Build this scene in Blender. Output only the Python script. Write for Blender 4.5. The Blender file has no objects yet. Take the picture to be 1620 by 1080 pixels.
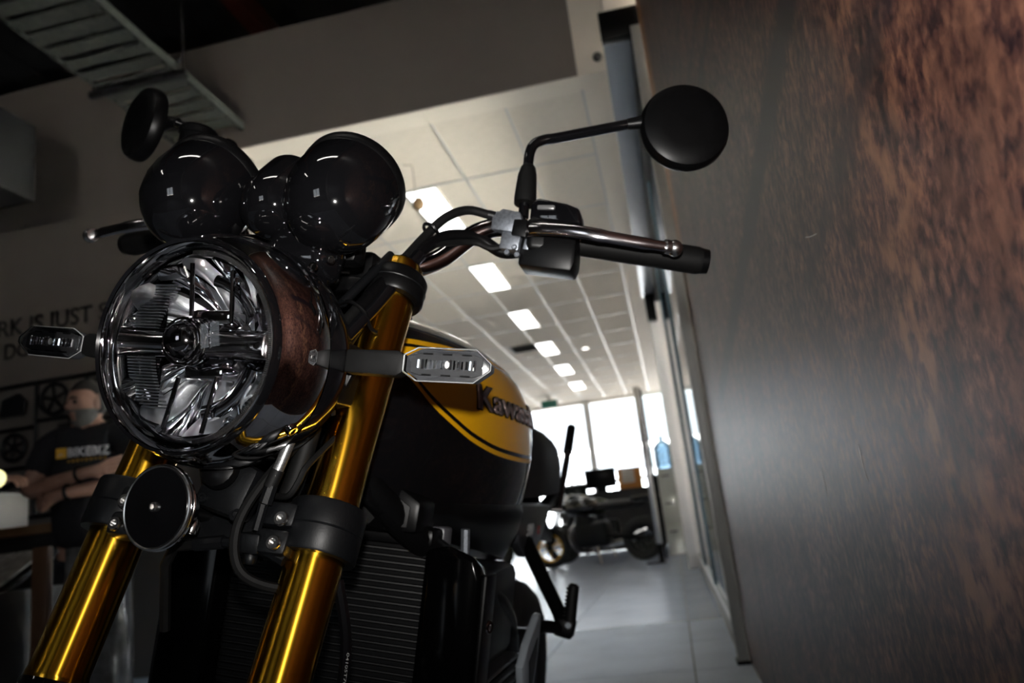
import bpy, bmesh, math, random, bisect
from mathutils import Vector, Matrix
random.seed(7)
scn = bpy.context.scene
COL = scn.collection
R = math.radians

# ------------------------------------------------------------------ camera
CAM_H = 0.735
ROLL, PITCH, YAW = R(6.84), R(13.0), R(9.9)
h_ = Vector((-math.sin(YAW), math.cos(YAW), 0))
fwd = h_*math.cos(PITCH) + Vector((0, 0, math.sin(PITCH)))
r0 = Vector((math.cos(YAW), math.sin(YAW), 0)); u0 = r0.cross(fwd)
right = math.cos(ROLL)*r0 - math.sin(ROLL)*u0
up = math.sin(ROLL)*r0 + math.cos(ROLL)*u0
cd = bpy.data.cameras.new('camera'); cam = bpy.data.objects.new('camera', cd); COL.objects.link(cam)
M = Matrix.Identity(4)
for i in range(3):
    M[i][0] = right[i]; M[i][1] = up[i]; M[i][2] = -fwd[i]
M[2][3] = CAM_H
cam.matrix_world = M
cd.sensor_width = 36; cd.sensor_fit = 'HORIZONTAL'; cd.lens = 36*1241/1620
cd.clip_start = 0.02; cd.clip_end = 300
cd.dof.use_dof = True; cd.dof.focus_distance = 0.70; cd.dof.aperture_fstop = 6.3
scn.camera = cam

# ------------------------------------------------------------------ sky, lights, exposure
wd = bpy.data.worlds.new('world'); scn.world = wd; wd.use_nodes = True
bg = wd.node_tree.nodes['Background']
bg.inputs[0].default_value = (0.86, 0.93, 1.0, 1); bg.inputs[1].default_value = 2.8

vs = scn.view_settings
vs.view_transform = 'Standard'; vs.look = 'None'; vs.gamma = 1; vs.exposure = 0.0; vs.use_curve_mapping = False

scn.cycles.sample_clamp_indirect = 0.0
def light(name, kind, loc, energy, color=(1, 1, 1), **kw):
    d = bpy.data.lights.new(name, kind); d.energy = energy; d.color = color
    for k, v in kw.items(): setattr(d, k, v)
    o = bpy.data.objects.new(name, d); COL.objects.link(o); o.location = loc
    return o
# the camera's pop-up flash, 8 cm above the lens
fl = light('camera_flash', 'SPOT', Vector((0, 0, CAM_H)) + up*0.085 - fwd*0.01, 55.0, (1.0, 0.97, 0.93), shadow_soft_size=0.012, spot_size=R(112), spot_blend=1.0)
fl.rotation_euler = (fwd*math.cos(R(16))+up*math.sin(R(16))).to_track_quat('-Z', 'Y').to_euler()

def portal(loc, rot, sx, sy):
    o = light('daylight_portal', 'AREA', loc, 1.0, shape='RECTANGLE', size=sx, size_y=sy)
    o.rotation_euler = rot; o.data.cycles.is_portal = True
    return o
portal((-2.7, 21.95, 2.1), (R(-90), 0, 0), 7.2, 3.5)
portal((2.62, 6.25, 2.1), (0, R(90), 0), 3.4, 4.6)
portal((-1.9, -5.1, 1.75), (R(90), 0, 0), 1.4, 1.7)
sun = light('sun', 'SUN', (20, 10, 30), 108.0, (1.0, .93, .84), angle=R(.6))
sun.rotation_euler = Vector((-.45, .38, -.81)).to_track_quat('-Z', 'Y').to_euler()

# ------------------------------------------------------------------ materials
MATS = {}
def mat(name, col=(.5, .5, .5), rough=.5, metal=0, **kw):
    if name in MATS: return MATS[name]
    m = bpy.data.materials.new(name); m.use_nodes = True
    b = m.node_tree.nodes['Principled BSDF']
    b.inputs['Base Color'].default_value = (*col, 1); b.inputs['Roughness'].default_value = rough
    b.inputs['Metallic'].default_value = metal
    for k, v in kw.items():
        b.inputs[k].default_value = v
    MATS[name] = m
    return m
def N(m, t, **kw):
    n = m.node_tree.nodes.new(t)
    for k, v in kw.items():
        if hasattr(n, k): setattr(n, k, v)
        else: n.inputs[k].default_value = v
    return n
def LK(m, a, b): m.node_tree.links.new(a, b)
def bsdf(m): return m.node_tree.nodes['Principled BSDF']
def ramp(m, fac, stops):
    r = N(m, 'ShaderNodeValToRGB'); LK(m, fac, r.inputs[0])
    e = r.color_ramp.elements
    while len(e) < len(stops): e.new(.5)
    for i, (p, c) in enumerate(stops):
        e[i].position = p; e[i].color = (*c, 1)
    return r.outputs[0]
def noise(m, scale, detail=3, rough=.5, coord=None, dist=0):
    n = N(m, 'ShaderNodeTexNoise'); n.inputs['Scale'].default_value = scale
    n.inputs['Detail'].default_value = detail; n.inputs['Roughness'].default_value = rough; n.inputs['Distortion'].default_value = dist
    if coord is not None: LK(m, coord, n.inputs['Vector'])
    return n.outputs[0]
def objco(m): return N(m, 'ShaderNodeTexCoord').outputs['Object']
def bump(m, h, strength=.2, dist=.001):
    b = N(m, 'ShaderNodeBump'); b.inputs['Strength'].default_value = strength; b.inputs['Distance'].default_value = dist
    LK(m, h, b.inputs['Height']); LK(m, b.outputs[0], bsdf(m).inputs['Normal'])
def mottled(name, c1, c2, scale, rough=.5, metal=0, bmp=0, bd=.001, **kw):
    if name in MATS: return MATS[name]
    m = mat(name, c1, rough, metal, **kw); co = objco(m)
    f = noise(m, scale, 4, .55, co)
    LK(m, ramp(m, f, [(.3, c1), (.7, c2)]), bsdf(m).inputs['Base Color'])
    if bmp: bump(m, f, bmp, bd)
    return m
def emis(name, col, s):
    m = mat(name, col, .5); b = bsdf(m)
    b.inputs['Emission Color'].default_value = (*col, 1); b.inputs['Emission Strength'].default_value = s
    return m
def glass(name, tint=(1, 1, 1), refl=.0, rough=.0):
    if name in MATS: return MATS[name]
    m = bpy.data.materials.new(name); m.use_nodes = True; nt = m.node_tree
    for n in list(nt.nodes): nt.nodes.remove(n)
    o = N(m, 'ShaderNodeOutputMaterial'); t = N(m, 'ShaderNodeBsdfTransparent'); g = N(m, 'ShaderNodeBsdfGlossy')
    t.inputs[0].default_value = (*tint, 1); g.inputs['Roughness'].default_value = rough
    mx = N(m, 'ShaderNodeMixShader'); fr = N(m, 'ShaderNodeFresnel'); fr.inputs[0].default_value = 1.45 + refl
    LK(m, fr.outputs[0], mx.inputs[0]); LK(m, t.outputs[0], mx.inputs[1]); LK(m, g.outputs[0], mx.inputs[2]); LK(m, mx.outputs[0], o.inputs[0])
    MATS[name] = m
    return m

BLACK_GLOSS = mat('gloss_black_paint', (.003, .003, .0035), .06, 0, **{'Coat Weight': .5, 'Coat Roughness': .02})
BLACK_SATIN = mottled('satin_black_plastic', (.0016, .0016, .0018), (.0026, .0026, .0028), 300, .36, **{'Specular IOR Level': .16})
BLACK_MATTE = mottled('matte_black_rubber', (.002, .002, .002), (.0034, .0034, .0034), 200, .6, **{'Specular IOR Level': .2})
CAST = mottled('black_cast_metal', (.0018, .002, .0024), (.0035, .0039, .0046), 700, .42, 0, .25, .0004, **{'Specular IOR Level': .26})
CHROME = mat('chrome', (.80, .79, .80), .045, 1)
DARKCHROME = mat('dark_chrome', (.26, .245, .25), .07, 1)
STEEL = mottled('brushed_steel', (.50, .49, .48), (.62, .61, .60), 90, .25, 1)
ALLOY = mottled('rough_cast_alloy', (.14, .15, .17), (.24, .26, .29), 260, .45, .8, .3, .0005)
SILVERGREY = mat('silver_grey_paint', (.34, .38, .42), .4, .2)
GOLD = mottled('gold_anodised', (.66, .345, .022), (.72, .39, .03), 15, .24, 1)
b = bsdf(GOLD); b.inputs['Anisotropic'].default_value = .85; b.inputs['Anisotropic Rotation'].default_value = .25; tn = N(GOLD, 'ShaderNodeTangent'); tn.direction_type = 'RADIAL'; tn.axis = 'Z'; LK(GOLD, tn.outputs[0], b.inputs['Tangent']); b.inputs['Coat Weight'].default_value = .25; b.inputs['Coat Roughness'].default_value = .05
YELLOW = mat('candy_yellow_paint', (.78, .38, .004), .35, .15, **{'Coat Weight': .8, 'Coat Roughness': .03})
MIRROR = mat('reflector_mirror', (.88, .90, .93), .03, 1)
RIBGREY = mat('ribbed_grey_reflector', (.35, .36, .38), .3, .6)
GLASS = glass('clear_lens')
GLASS2 = glass('door_glass', (.94, .97, .97), .0)
TYRE = mottled('tyre_rubber', (.010, .010, .010), (.016, .016, .016), 120, .7)
LEATHER = mottled('black_seat_vinyl', (.012, .011, .012), (.020, .019, .019), 250, .5, 0, .15, .0005)
RED = mat('red_print', (.25, .01, .01), .4)
WHITEPRINT = mat('white_print', (.45, .45, .45), .4)

# ------------------------------------------------------------------ mesh helpers
class MB:
    def __init__(s): s.v = []; s.f = []
    def add(s, vs_, fs):
        o = len(s.v); s.v += [tuple(v) for v in vs_]; s.f += [tuple(i+o for i in f) for f in fs]; return s
    def grid(s, rows, close_u=False, cap=False):
        n = len(rows[0]); vs_ = [p for r in rows for p in r]; fs = []
        for i in range(len(rows)-1):
            for j in range(n if close_u else n-1):
                k = (j+1) % n
                fs.append((i*n+j, i*n+k, (i+1)*n+k, (i+1)*n+j))
        if cap:
            fs.append(tuple(range(n))[::-1]); fs.append(tuple((len(rows)-1)*n+j for j in range(n)))
        return s.add(vs_, fs)
    def tube(s, pts, r, seg=12, cap=True, flat=1.0, ref=None):
        pts = [Vector(p) for p in pts]; n = len(pts)
        rr = [r]*n if not isinstance(r, (list, tuple)) else list(r)
        t0 = (pts[1]-pts[0]).normalized()
        a = Vector(ref) if ref else (Vector((0, 0, 1)) if abs(t0.z) < .9 else Vector((1, 0, 0)))
        rows = []
        for i in range(n):
            t = (pts[min(i+1, n-1)]-pts[max(i-1, 0)]).normalized()
            a = (a - t*a.dot(t)).normalized(); b_ = t.cross(a)
            rows.append([pts[i] + a*math.cos(q)*rr[i] + b_*math.sin(q)*rr[i]*flat for q in [2*math.pi*k/seg for k in range(seg)]])
        return s.grid(rows, True, cap)
    def lathe(s, prof, org=(0, 0, 0), axis=(0, 0, 1), seg=32, cap=True, ref=None, arc=None):
        ax = Vector(axis).normalized(); org = Vector(org)
        a = Vector(ref) if ref else (Vector((0, 0, 1)) if abs(ax.z) < .9 else Vector((1, 0, 0)))
        a = (a-ax*a.dot(ax)).normalized(); b_ = ax.cross(a)
        if arc: qs = [arc[0]+(arc[1]-arc[0])*k/seg for k in range(seg+1)]
        else: qs = [2*math.pi*k/seg for k in range(seg)]
        rows = [[org + ax*h + (a*math.cos(q)+b_*math.sin(q))*max(r, .0002) for q in qs] for r, h in prof]
        return s.grid(rows, not arc, cap and not arc)
    def box(s, c, size, rot=None, bev=0, seg=2):
        bm = bmesh.new(); bmesh.ops.create_cube(bm, size=1)
        for v in bm.verts: v.co = Vector((v.co.x*size[0], v.co.y*size[1], v.co.z*size[2]))
        if bev: bmesh.ops.bevel(bm, geom=list(bm.edges), offset=bev, segments=seg, profile=.5, affect='EDGES')
        return s._bm(bm, c, rot)
    def _bm(s, bm, c=(0, 0, 0), rot=None):
        m = rot if rot is not None else Matrix.Identity(3)
        bm.verts.index_update(); c = Vector(c)
        s.add([m @ v.co + c for v in bm.verts], [[v.index for v in f.verts] for f in bm.faces]); bm.free(); return s
    def prism(s, outline, org, ex, ey, ez, bev=0, seg=2):
        """outline (a,b) extruded along ez; ex, ey, ez vectors"""
        ex, ey, ez, org = Vector(ex), Vector(ey), Vector(ez), Vector(org)
        bm = bmesh.new()
        lo = [bm.verts.new((a, b_, 0)) for a, b_ in outline]; hi = [bm.verts.new((a, b_, 1)) for a, b_ in outline]
        n = len(lo); bm.faces.new(lo[::-1]); bm.faces.new(hi)
        for i in range(n): bm.faces.new((lo[i], lo[(i+1) % n], hi[(i+1) % n], hi[i]))
        for v in bm.verts: v.co = org + ex*v.co.x + ey*v.co.y + ez*v.co.z
        if bev: bmesh.ops.bevel(bm, geom=list(bm.edges), offset=bev, segments=seg, profile=.5, affect='EDGES')
        bmesh.ops.recalc_face_normals(bm, faces=list(bm.faces))
        return s._bm(bm)
    def ball(s, c, r, seg=16, rings=10):
        if not isinstance(r, (list, tuple)): r = (r, r, r)
        c = Vector(c); rows = []
        for i in range(rings+1):
            th = math.pi*i/rings; k = max(math.sin(th), .002)
            rows.append([c+Vector((r[0]*k*math.cos(2*math.pi*j/seg), r[1]*k*math.sin(2*math.pi*j/seg), -r[2]*math.cos(th))) for j in range(seg)])
        return s.grid(rows, True, True)
    def torus(s, c, axis, R0, r, seg=40, sub=10):
        prof = [(R0+r*math.cos(q), r*math.sin(q)) for q in [2*math.pi*k/sub for k in range(sub+1)]]
        return s.lathe(prof, c, axis, seg, cap=False)
    def mesh(s, name, sharp=38):
        me = bpy.data.meshes.new(name); me.from_pydata(s.v, [], s.f); me.validate()
        bm = bmesh.new(); bm.from_mesh(me); bmesh.ops.recalc_face_normals(bm, faces=list(bm.faces)); bm.to_mesh(me); bm.free()
        me.polygons.foreach_set('use_smooth', [True]*len(me.polygons)); me.set_sharp_from_angle(angle=R(sharp))
        return me
def obj(name, mb, m, parent=None, sharp=38, label=None):
    me = mb.mesh(name, sharp) if isinstance(mb, MB) else mb
    o = bpy.data.objects.new(name, me); COL.objects.link(o)
    if m is not None and not me.materials: me.materials.append(m)
    if parent is not None: o.parent = parent
    if label: o['label'] = label
    return o
def tag(o, label, cat, group=None):
    o['label'] = label; o['category'] = cat
    if group: o['group'] = group
    return o
def thing(name, label, cat, loc=(0, 0, 0), rz=0, group=None):
    o = bpy.data.objects.new(name, None); COL.objects.link(o); o.location = loc; o.rotation_euler = (0, 0, rz); o.empty_display_size = .1
    return tag(o, label, cat, group)
def struct(o): o['kind'] = 'structure'; return o
def smooth(pts, n=6):
    P = [Vector(p) for p in pts]; out = []
    for i in range(len(P)-1):
        a, b_, c, d = P[max(i-1, 0)], P[i], P[i+1], P[min(i+2, len(P)-1)]
        for k in range(n):
            t = k/n
            out.append(.5*((2*b_)+(c-a)*t+(2*a-5*b_+4*c-d)*t*t+(3*b_-a-3*c+d)*t**3))
    return out+[P[-1]]
def cat(xs, ys, x):
    x = min(max(x, xs[0]), xs[-1]); i = min(max(bisect.bisect_right(xs, x)-1, 0), len(xs)-2)
    def m(k):
        a = max(k-1, 0); b_ = min(k+1, len(xs)-1); return (ys[b_]-ys[a])/(xs[b_]-xs[a])
    h = xs[i+1]-xs[i]; t = (x-xs[i])/h
    return (2*t**3-3*t**2+1)*ys[i]+(t**3-2*t**2+t)*h*m(i)+(-2*t**3+3*t**2)*ys[i+1]+(t**3-t**2)*h*m(i+1)
def text_mesh(s, height, depth=0.0, bold=0.0, shear=0, res=3):
    """flat text mesh in XY; cap height = height, starts at x = 0, returns mesh, width"""
    c = bpy.data.curves.new('t', 'FONT'); c.body = s; c.size = 1; c.extrude = 0; c.offset = bold; c.shear = shear; c.resolution_u = res
    o = bpy.data.objects.new('t', c); COL.objects.link(o)
    dg = bpy.context.evaluated_depsgraph_get(); me = bpy.data.meshes.new_from_object(o.evaluated_get(dg))
    bpy.data.objects.remove(o); bpy.data.curves.remove(c)
    ys = [v.co.y for v in me.vertices]; xs = [v.co.x for v in me.vertices]
    k = height/.69; x0 = min(xs)
    for v in me.vertices: v.co = Vector(((v.co.x-x0)*k, v.co.y*k, 0))
    if depth:
        bm = bmesh.new(); bm.from_mesh(me)
        g = bmesh.ops.extrude_face_region(bm, geom=list(bm.faces))
        for e in g['geom']:
            if isinstance(e, bmesh.types.BMVert): e.co.z += depth
        bmesh.ops.recalc_face_normals(bm, faces=list(bm.faces)); bm.to_mesh(me); bm.free()
    return me, (max(xs)-x0)*k

# ------------------------------------------------------------------ the setting
H = CAM_H
def slab(name, x0, x1, y0, y1, z0, z1, m, parent=None, bev=0):
    return obj(name, MB().box(((x0+x1)/2, (y0+y1)/2, (z0+z1)/2), (x1-x0, y1-y0, z1-z0), None, bev), m, parent)

GROUT = mottled('grout', (.10, .10, .11), (.14, .14, .15), 6, .7)
TILE = mottled('grey_floor_tile', (.27, .32, .42), (.33, .385, .50), 3.0, .27, **{'Specular IOR Level': .7})
TILE2 = mottled('matte_grey_floor_tile', (.44, .50, .60), (.55, .62, .73), 3.0, .5, **{'Specular IOR Level': .2})
floor = struct(slab('floor', -8, 2.6, -5.2, 22.2, -.12, -.005, GROUT))
TS = .778
tile_me2 = MB().box((0, 0, -.0035), (TS-.006, TS-.006, .007), None, .0015, 1).mesh('floor_tile'); tile_me2.materials.append(TILE2)
tile_me = MB().box((0, 0, -.0035), (TS-.006, TS-.006, .007), None, .0015, 1).mesh('floor_tile'); tile_me.materials.append(TILE)
for i in range(-7, 1):
    for j in range(-6, 23):
        o = bpy.data.objects.new('floor_tile', tile_me if j >= 2 else tile_me2); COL.objects.link(o); o.parent = floor
        o.location = (-.02+(i+.5)*TS, 3.87+(j+.5)*TS, 0)

CHARCOAL = mottled('grey_wall_paint', (.185, .162, .148), (.20, .176, .16), 2.0, .6)
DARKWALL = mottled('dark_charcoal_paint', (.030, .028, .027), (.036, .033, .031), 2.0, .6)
ALU0 = mat('front_frame', (.3, .3, .3), .4, .5)
WHITE = mottled('white_plaster', (.78, .73, .65), (.82, .77, .69), 1.5, .7)
DARKROOF = mottled('dark_roof_blanket', (.016, .014, .013), (.026, .022, .020), 3, .55, 0, .5, .02)
wallb = struct(slab('wall_back', -7.2, -2.88, 5.2, 5.4, 0, 4.82, CHARCOAL))
struct(slab('trim_1', -2.88, -.19, 5.2, 5.4, 3.835, 4.82, CHARCOAL))
struct(slab('trim_6', -2.88, -.19, 5.19, 5.41, 3.825, 3.835, WHITE))
struct(slab('trim_2', -.19, .23, 5.2, 5.4, 3.835, 4.82, WHITE))
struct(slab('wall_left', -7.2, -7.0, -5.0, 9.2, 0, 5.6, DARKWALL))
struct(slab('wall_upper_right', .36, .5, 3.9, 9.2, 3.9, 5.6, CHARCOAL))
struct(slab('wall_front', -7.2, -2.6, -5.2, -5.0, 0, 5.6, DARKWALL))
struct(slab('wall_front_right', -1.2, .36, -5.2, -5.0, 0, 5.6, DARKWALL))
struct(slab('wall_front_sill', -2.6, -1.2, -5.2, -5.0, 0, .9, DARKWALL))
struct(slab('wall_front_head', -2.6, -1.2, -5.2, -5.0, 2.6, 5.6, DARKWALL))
wf = struct(slab('window_20', -1.94, -1.86, -5.14, -5.06, .9, 2.6, ALU0))  # unseen window added behind the camera for fill light and reflections
slab('pane', -2.6, -1.94, -5.105, -5.1, .9, 2.6, GLASS, wf); slab('pane', -1.86, -1.2, -5.105, -5.1, .9, 2.6, GLASS, wf)
struct(slab('wall_far_left', -6.4, -6.2, 5.4, 22, 0, 3.9, WHITE))

# dark open roof over the near showroom
roof = struct(slab('ceiling_near', -7.2, .5, -5.2, 9.0, 5.55, 5.7, DARKROOF))
PUR = mat('dark_purlin', (.03, .028, .026), .5, .3)
for y in (-3.6, -2.2, -.8, .6, 2.0, 3.4, 4.8, 6.2, 7.6):
    slab('purlin', -7.2, .5, y, y+.07, 5.38, 5.55, PUR, roof)
for k in range(26):
    slab('wire', -7.2+k*.3, -7.195+k*.3, -5, 9, 5.535, 5.54, PUR, roof)
slab('rafter', -2.97, -2.83, -5, 8.5, 5.16, 5.38, mat('red_oxide_steel', (.10, .02, .012), .5), roof)
struct(slab('wall_roof_end', -7.2, .5, 9.0, 9.2, 3.95, 5.7, DARKROOF))

# mural wall on the right
def mural_mat():
    m = mat('brown_mural_print', (.2, .1, .06), .46, 0, **{'Specular IOR Level': .2}); co = objco(m)
    sp = N(m, 'ShaderNodeSeparateXYZ'); LK(m, co, sp.inputs[0]); Y, Z = sp.outputs[1], sp.outputs[2]
    def mth(op, a, b_=None, clamp=False):
        n = N(m, 'ShaderNodeMath'); n.operation = op; n.use_clamp = clamp
        for i, x in enumerate((a, b_)):
            if x is None: continue
            if isinstance(x, (int, float)): n.inputs[i].default_value = x
            else: LK(m, x, n.inputs[i])
        return n.outputs[0]
    def sstep(x, a, b_):
        n = N(m, 'ShaderNodeMapRange'); n.interpolation_type = 'SMOOTHSTEP'
        n.inputs['From Min'].default_value = a; n.inputs['From Max'].default_value = b_; LK(m, x, n.inputs['Value']); return n.outputs[0]
    def mix(f, c1, c2):
        n = N(m, 'ShaderNodeMix'); n.data_type = 'RGBA'
        LK(m, f, n.inputs[0])
        for i, c in ((6, c1), (7, c2)):
            if isinstance(c, tuple): n.inputs[i].default_value = (*c, 1)
            else: LK(m, c, n.inputs[i])
        return n.outputs[2]
    mp = N(m, 'ShaderNodeMapping'); mp.inputs['Scale'].default_value = (1, 1, .75); LK(m, co, mp.inputs[0]); c2 = mp.outputs[0]
    n1 = noise(m, 75, 4, .6, c2, .3); n2 = noise(m, 9, 3, .6, c2, .6); n3 = noise(m, 30, 3, .6, c2)
    base = ramp(m, n1, [(.36, (.018, .008, .011)), (.50, (.075, .031, .025)), (.66, (.18, .080, .050))])
    dark = ramp(m, n2, [(.42, (.35, .35, .42)), (.60, (1, 1, 1))])
    mul = N(m, 'ShaderNodeMix'); mul.data_type = 'RGBA'; mul.blend_type = 'MULTIPLY'; mul.inputs[0].default_value = .75
    LK(m, base, mul.inputs[6]); LK(m, dark, mul.inputs[7]); c = mul.outputs[2]
    # lighter tan ridge and lighter field near the front end
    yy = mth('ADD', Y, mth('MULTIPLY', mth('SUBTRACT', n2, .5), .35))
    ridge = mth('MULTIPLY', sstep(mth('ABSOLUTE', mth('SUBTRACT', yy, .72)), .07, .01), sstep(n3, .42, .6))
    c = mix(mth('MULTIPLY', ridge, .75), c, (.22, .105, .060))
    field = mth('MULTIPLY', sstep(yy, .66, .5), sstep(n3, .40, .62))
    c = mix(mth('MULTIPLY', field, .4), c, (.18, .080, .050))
    # dark, slightly wavy streaks across the mural
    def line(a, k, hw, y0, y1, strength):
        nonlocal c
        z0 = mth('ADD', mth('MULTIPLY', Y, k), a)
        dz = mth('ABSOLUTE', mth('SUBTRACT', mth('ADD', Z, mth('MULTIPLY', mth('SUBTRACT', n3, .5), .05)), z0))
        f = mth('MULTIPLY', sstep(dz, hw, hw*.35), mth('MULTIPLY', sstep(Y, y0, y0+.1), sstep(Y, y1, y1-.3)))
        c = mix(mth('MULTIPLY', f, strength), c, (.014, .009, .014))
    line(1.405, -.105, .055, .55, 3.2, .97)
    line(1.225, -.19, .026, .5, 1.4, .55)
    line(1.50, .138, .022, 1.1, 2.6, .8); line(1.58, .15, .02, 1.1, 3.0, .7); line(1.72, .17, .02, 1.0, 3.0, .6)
    # orange band at the far edge of the print
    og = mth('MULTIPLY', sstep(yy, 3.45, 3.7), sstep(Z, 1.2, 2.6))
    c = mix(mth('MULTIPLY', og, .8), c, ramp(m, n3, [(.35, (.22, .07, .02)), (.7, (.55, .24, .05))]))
    LK(m, c, bsdf(m).inputs['Base Color'])
    bump(m, noise(m, 260, 2, .5, co), .05, .001)
    return m
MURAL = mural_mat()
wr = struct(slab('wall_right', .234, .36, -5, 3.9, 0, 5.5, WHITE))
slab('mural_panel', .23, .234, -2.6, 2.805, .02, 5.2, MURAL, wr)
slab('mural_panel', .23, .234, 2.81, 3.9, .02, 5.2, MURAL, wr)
SCR = mat('scratch_mark', (.22, .20, .19), .4)
for (ya, za, yb, zb) in ((1.283, .763, 1.262, .651), (1.02, .78, 1.01, .735), (1.063, 1.062, 1.0, 1.045)):
    obj('scratch', MB().tube(smooth([(.2298, ya, za), (.2298, (ya+yb)/2+.004, (za+zb)/2), (.2298, yb, zb)], 5), .0006, 5), SCR, wr)

# sliding glass door and its header, beyond the mural
ALU = mottled('grey_aluminium', (.36, .36, .34), (.42, .42, .40), 5, .42, .2)
WALU = mat('white_aluminium', (.84, .82, .83), .35)
BLUEGREY = mat('blue_grey_metal', (.20, .22, .26), .35, .5)
door = struct(slab('door_1', .178, .234, 3.905, 4.0, .012, 3.3, ALU, None, .004))
slab('post_foot', .172, .24, 3.89, 4.01, 0, .012, BLACK_MATTE, door)
slab('bottom_rail', .19, .225, 4.0, 9.6, .01, .16, ALU, door, .004)
slab('rail_bead', .184, .19, 4.0, 9.6, .15, .172, WALU, door)
for (y0, y1) in ((4.0, 5.85), (5.9, 7.7), (7.75, 9.6)):
    slab('glass_pane', .204, .21, y0, y1, .16, 3.2, GLASS2, door)
for y in (5.85, 7.7):
    slab('mullion', .192, .222, y, y+.05, .16, 3.2, mat('dark_teal_metal', (.04, .07, .09), .3, .5), door)
slab('top_track', .17, .234, 3.95, 9.6, 3.2, 3.27, BLACK_SATIN, door)
slab('header', .02, .234, 3.99, 9.6, 3.27, 3.43, BLUEGREY, door, .004)
slab('header_end_cap', .014, .236, 3.93, 3.99, 3.262, 3.44, BLACK_SATIN, door, .006)
slab('far_post', .07, .30, 9.62, 9.75, 0, 3.27, WALU, door, .005)
slab('far_bracket', .05, .165, 9.45, 9.6, 2.95, 3.27, BLACK_SATIN, door, .004)
struct(slab('trim_3', .30, .36, 9.75, 13, 3.2, 3.9, WHITE))
struct(slab('trim_4', .05, .36, 3.99, 9.75, 3.44, 3.85, WHITE))

# suspended ceiling
CZ = H+3.1
ceil = struct(slab('ceiling', -6.4, 2.65, 5.4, 22.2, CZ+.03, CZ+.12, WHITE))
PANEL = mottled('ceiling_tile', (.72, .675, .60), (.77, .72, .645), 12, .9, **{'Specular IOR Level': .1})
TBAR = mat('white_tee_bar', (.55, .55, .54), .34, .1, **{'Specular IOR Level': .5})
GY = 1.19
pm = MB().box((0, 0, .012), (.588, GY-.012, .02)).mesh('ceiling_tile'); pm.materials.append(PANEL)
LIGHTROWS = {1: 6.50, 3: 8.88, 5: 11.26, 7: 13.64, 9: 16.02, 11: 18.40}
for i in range(10):
    for j in range(14):
        o = bpy.data.objects.new('ceiling_tile', pm); COL.objects.link(o); o.parent = ceil
        o.location = (-.18-.6*(i+.5), 5.32+GY*(j+.5), CZ)
for i in range(11):
    slab('tee_bar', -.18-.6*i-.010, -.18-.6*i+.010, 5.4, 22, CZ-.006, CZ+.002, TBAR, ceil)
for j in range(1, 15):
    slab('tee_bar', -6.2, -.18, 5.32+GY*j-.012, 5.32+GY*j+.012, CZ-.006, CZ+.002, TBAR, ceil)
slab('ceiling_border', -.168, 2.65, 5.4, 22, CZ-.004, CZ+.03, WHITE, ceil)
LAMP = emis('light_diffuser', (1.0, .99, .96), 4.0)
ORD = ['nearest', 'second nearest', 'third nearest', 'fourth nearest', 'fifth nearest', 'farthest']
for k, (j, y) in enumerate(LIGHTROWS.items()):
    t = thing('ceiling_light', 'white rectangular ceiling light panel, %s of the row of six' % ORD[k], 'ceiling light', (-1.83, y+.58, CZ-.006), 0, 'ceiling light panels')
    obj('diffuser', MB().box((0, 0, -.006), (.29, 1.1, .008)), LAMP, t)
    fr = MB()
    for sx in (-1, 1): fr.box((sx*.152, 0, -.005), (.014, 1.13, .012))
    for sy in (-1, 1): fr.box((0, sy*.557, -.005), (.29, .014, .012))
    obj('frame', fr, TBAR, t)
t = thing('downlight', 'small round white downlight set in the ceiling grid', 'ceiling light', (-1.17, 14.72, CZ-.006))
obj('trim_ring', MB().lathe([(.06, 0), (.085, 0), (.08, -.012), (.06, -.01)], (0, 0, 0), (0, 0, 1), 24, cap=False), TBAR, t)
obj('lamp', MB().lathe([(.0, -.012), (.06, -.008), (.06, 0), (0, .0)], (0, 0, 0), (0, 0, 1), 20), LAMP, t)
t = thing('air_vent', 'dark square air vent in the ceiling beside the light row', 'vent', (-2.2, 13.9, CZ-.006))
obj('frame', MB().box((0, 0, -.004), (.5, .5, .008)), mat('vent_grey', (.12, .12, .12), .6), t)
for k in range(6): obj('louvre', MB().box((0, -.2+k*.08, -.016), (.44, .05, .006), Matrix.Rotation(R(25), 3, 'X')), mat('vent_dark', (.03, .03, .03), .6), t)
t = thing('exit_sign', 'small green exit sign hung below the ceiling by the windows', 'sign', (-2.74, 20.2, CZ-.03))
obj('box', MB().box((0, 0, -.16), (.42, .06, .2), None, .005), mat('sign_green', (.02, .16, .12), .4), t)
obj('bracket', MB().box((0, 0, -.02), (.1, .03, .09)), WALU, t)
t = thing('ceiling_sensor', 'small brown sensor hanging from the ceiling on a thin bent rod', 'sensor', (-1.76, 5.98, CZ-.006))
obj('rod', MB().tube(smooth([(-.05, 0, 0), (-.0, .0, -.02), (.03, .02, -.04), (.035, .02, -.36)], 4), .006, 6), STEEL, t)
obj('head', MB().lathe([(.01, -.05), (.045, -.03), (.05, .02), (.02, .06)], (.06, .0, -.39), (.3, -.3, 1), 14), mat('tan_plastic', (.30, .19, .09), .5), t)
t = thing('security_camera', 'small grey dome security camera on the white wall above the opening', 'camera', (-.03, 5.2, 3.95))
obj('base', MB().lathe([(.03, 0), (.03, .02)], (0, 0, 0), (0, -1, 0), 14), mat('cam_grey', (.2, .2, .2), .5), t)
obj('dome', MB().ball((0, -.045, -.02), .035, 12, 8), mat('cam_dark', (.06, .06, .06), .3), t)

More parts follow.
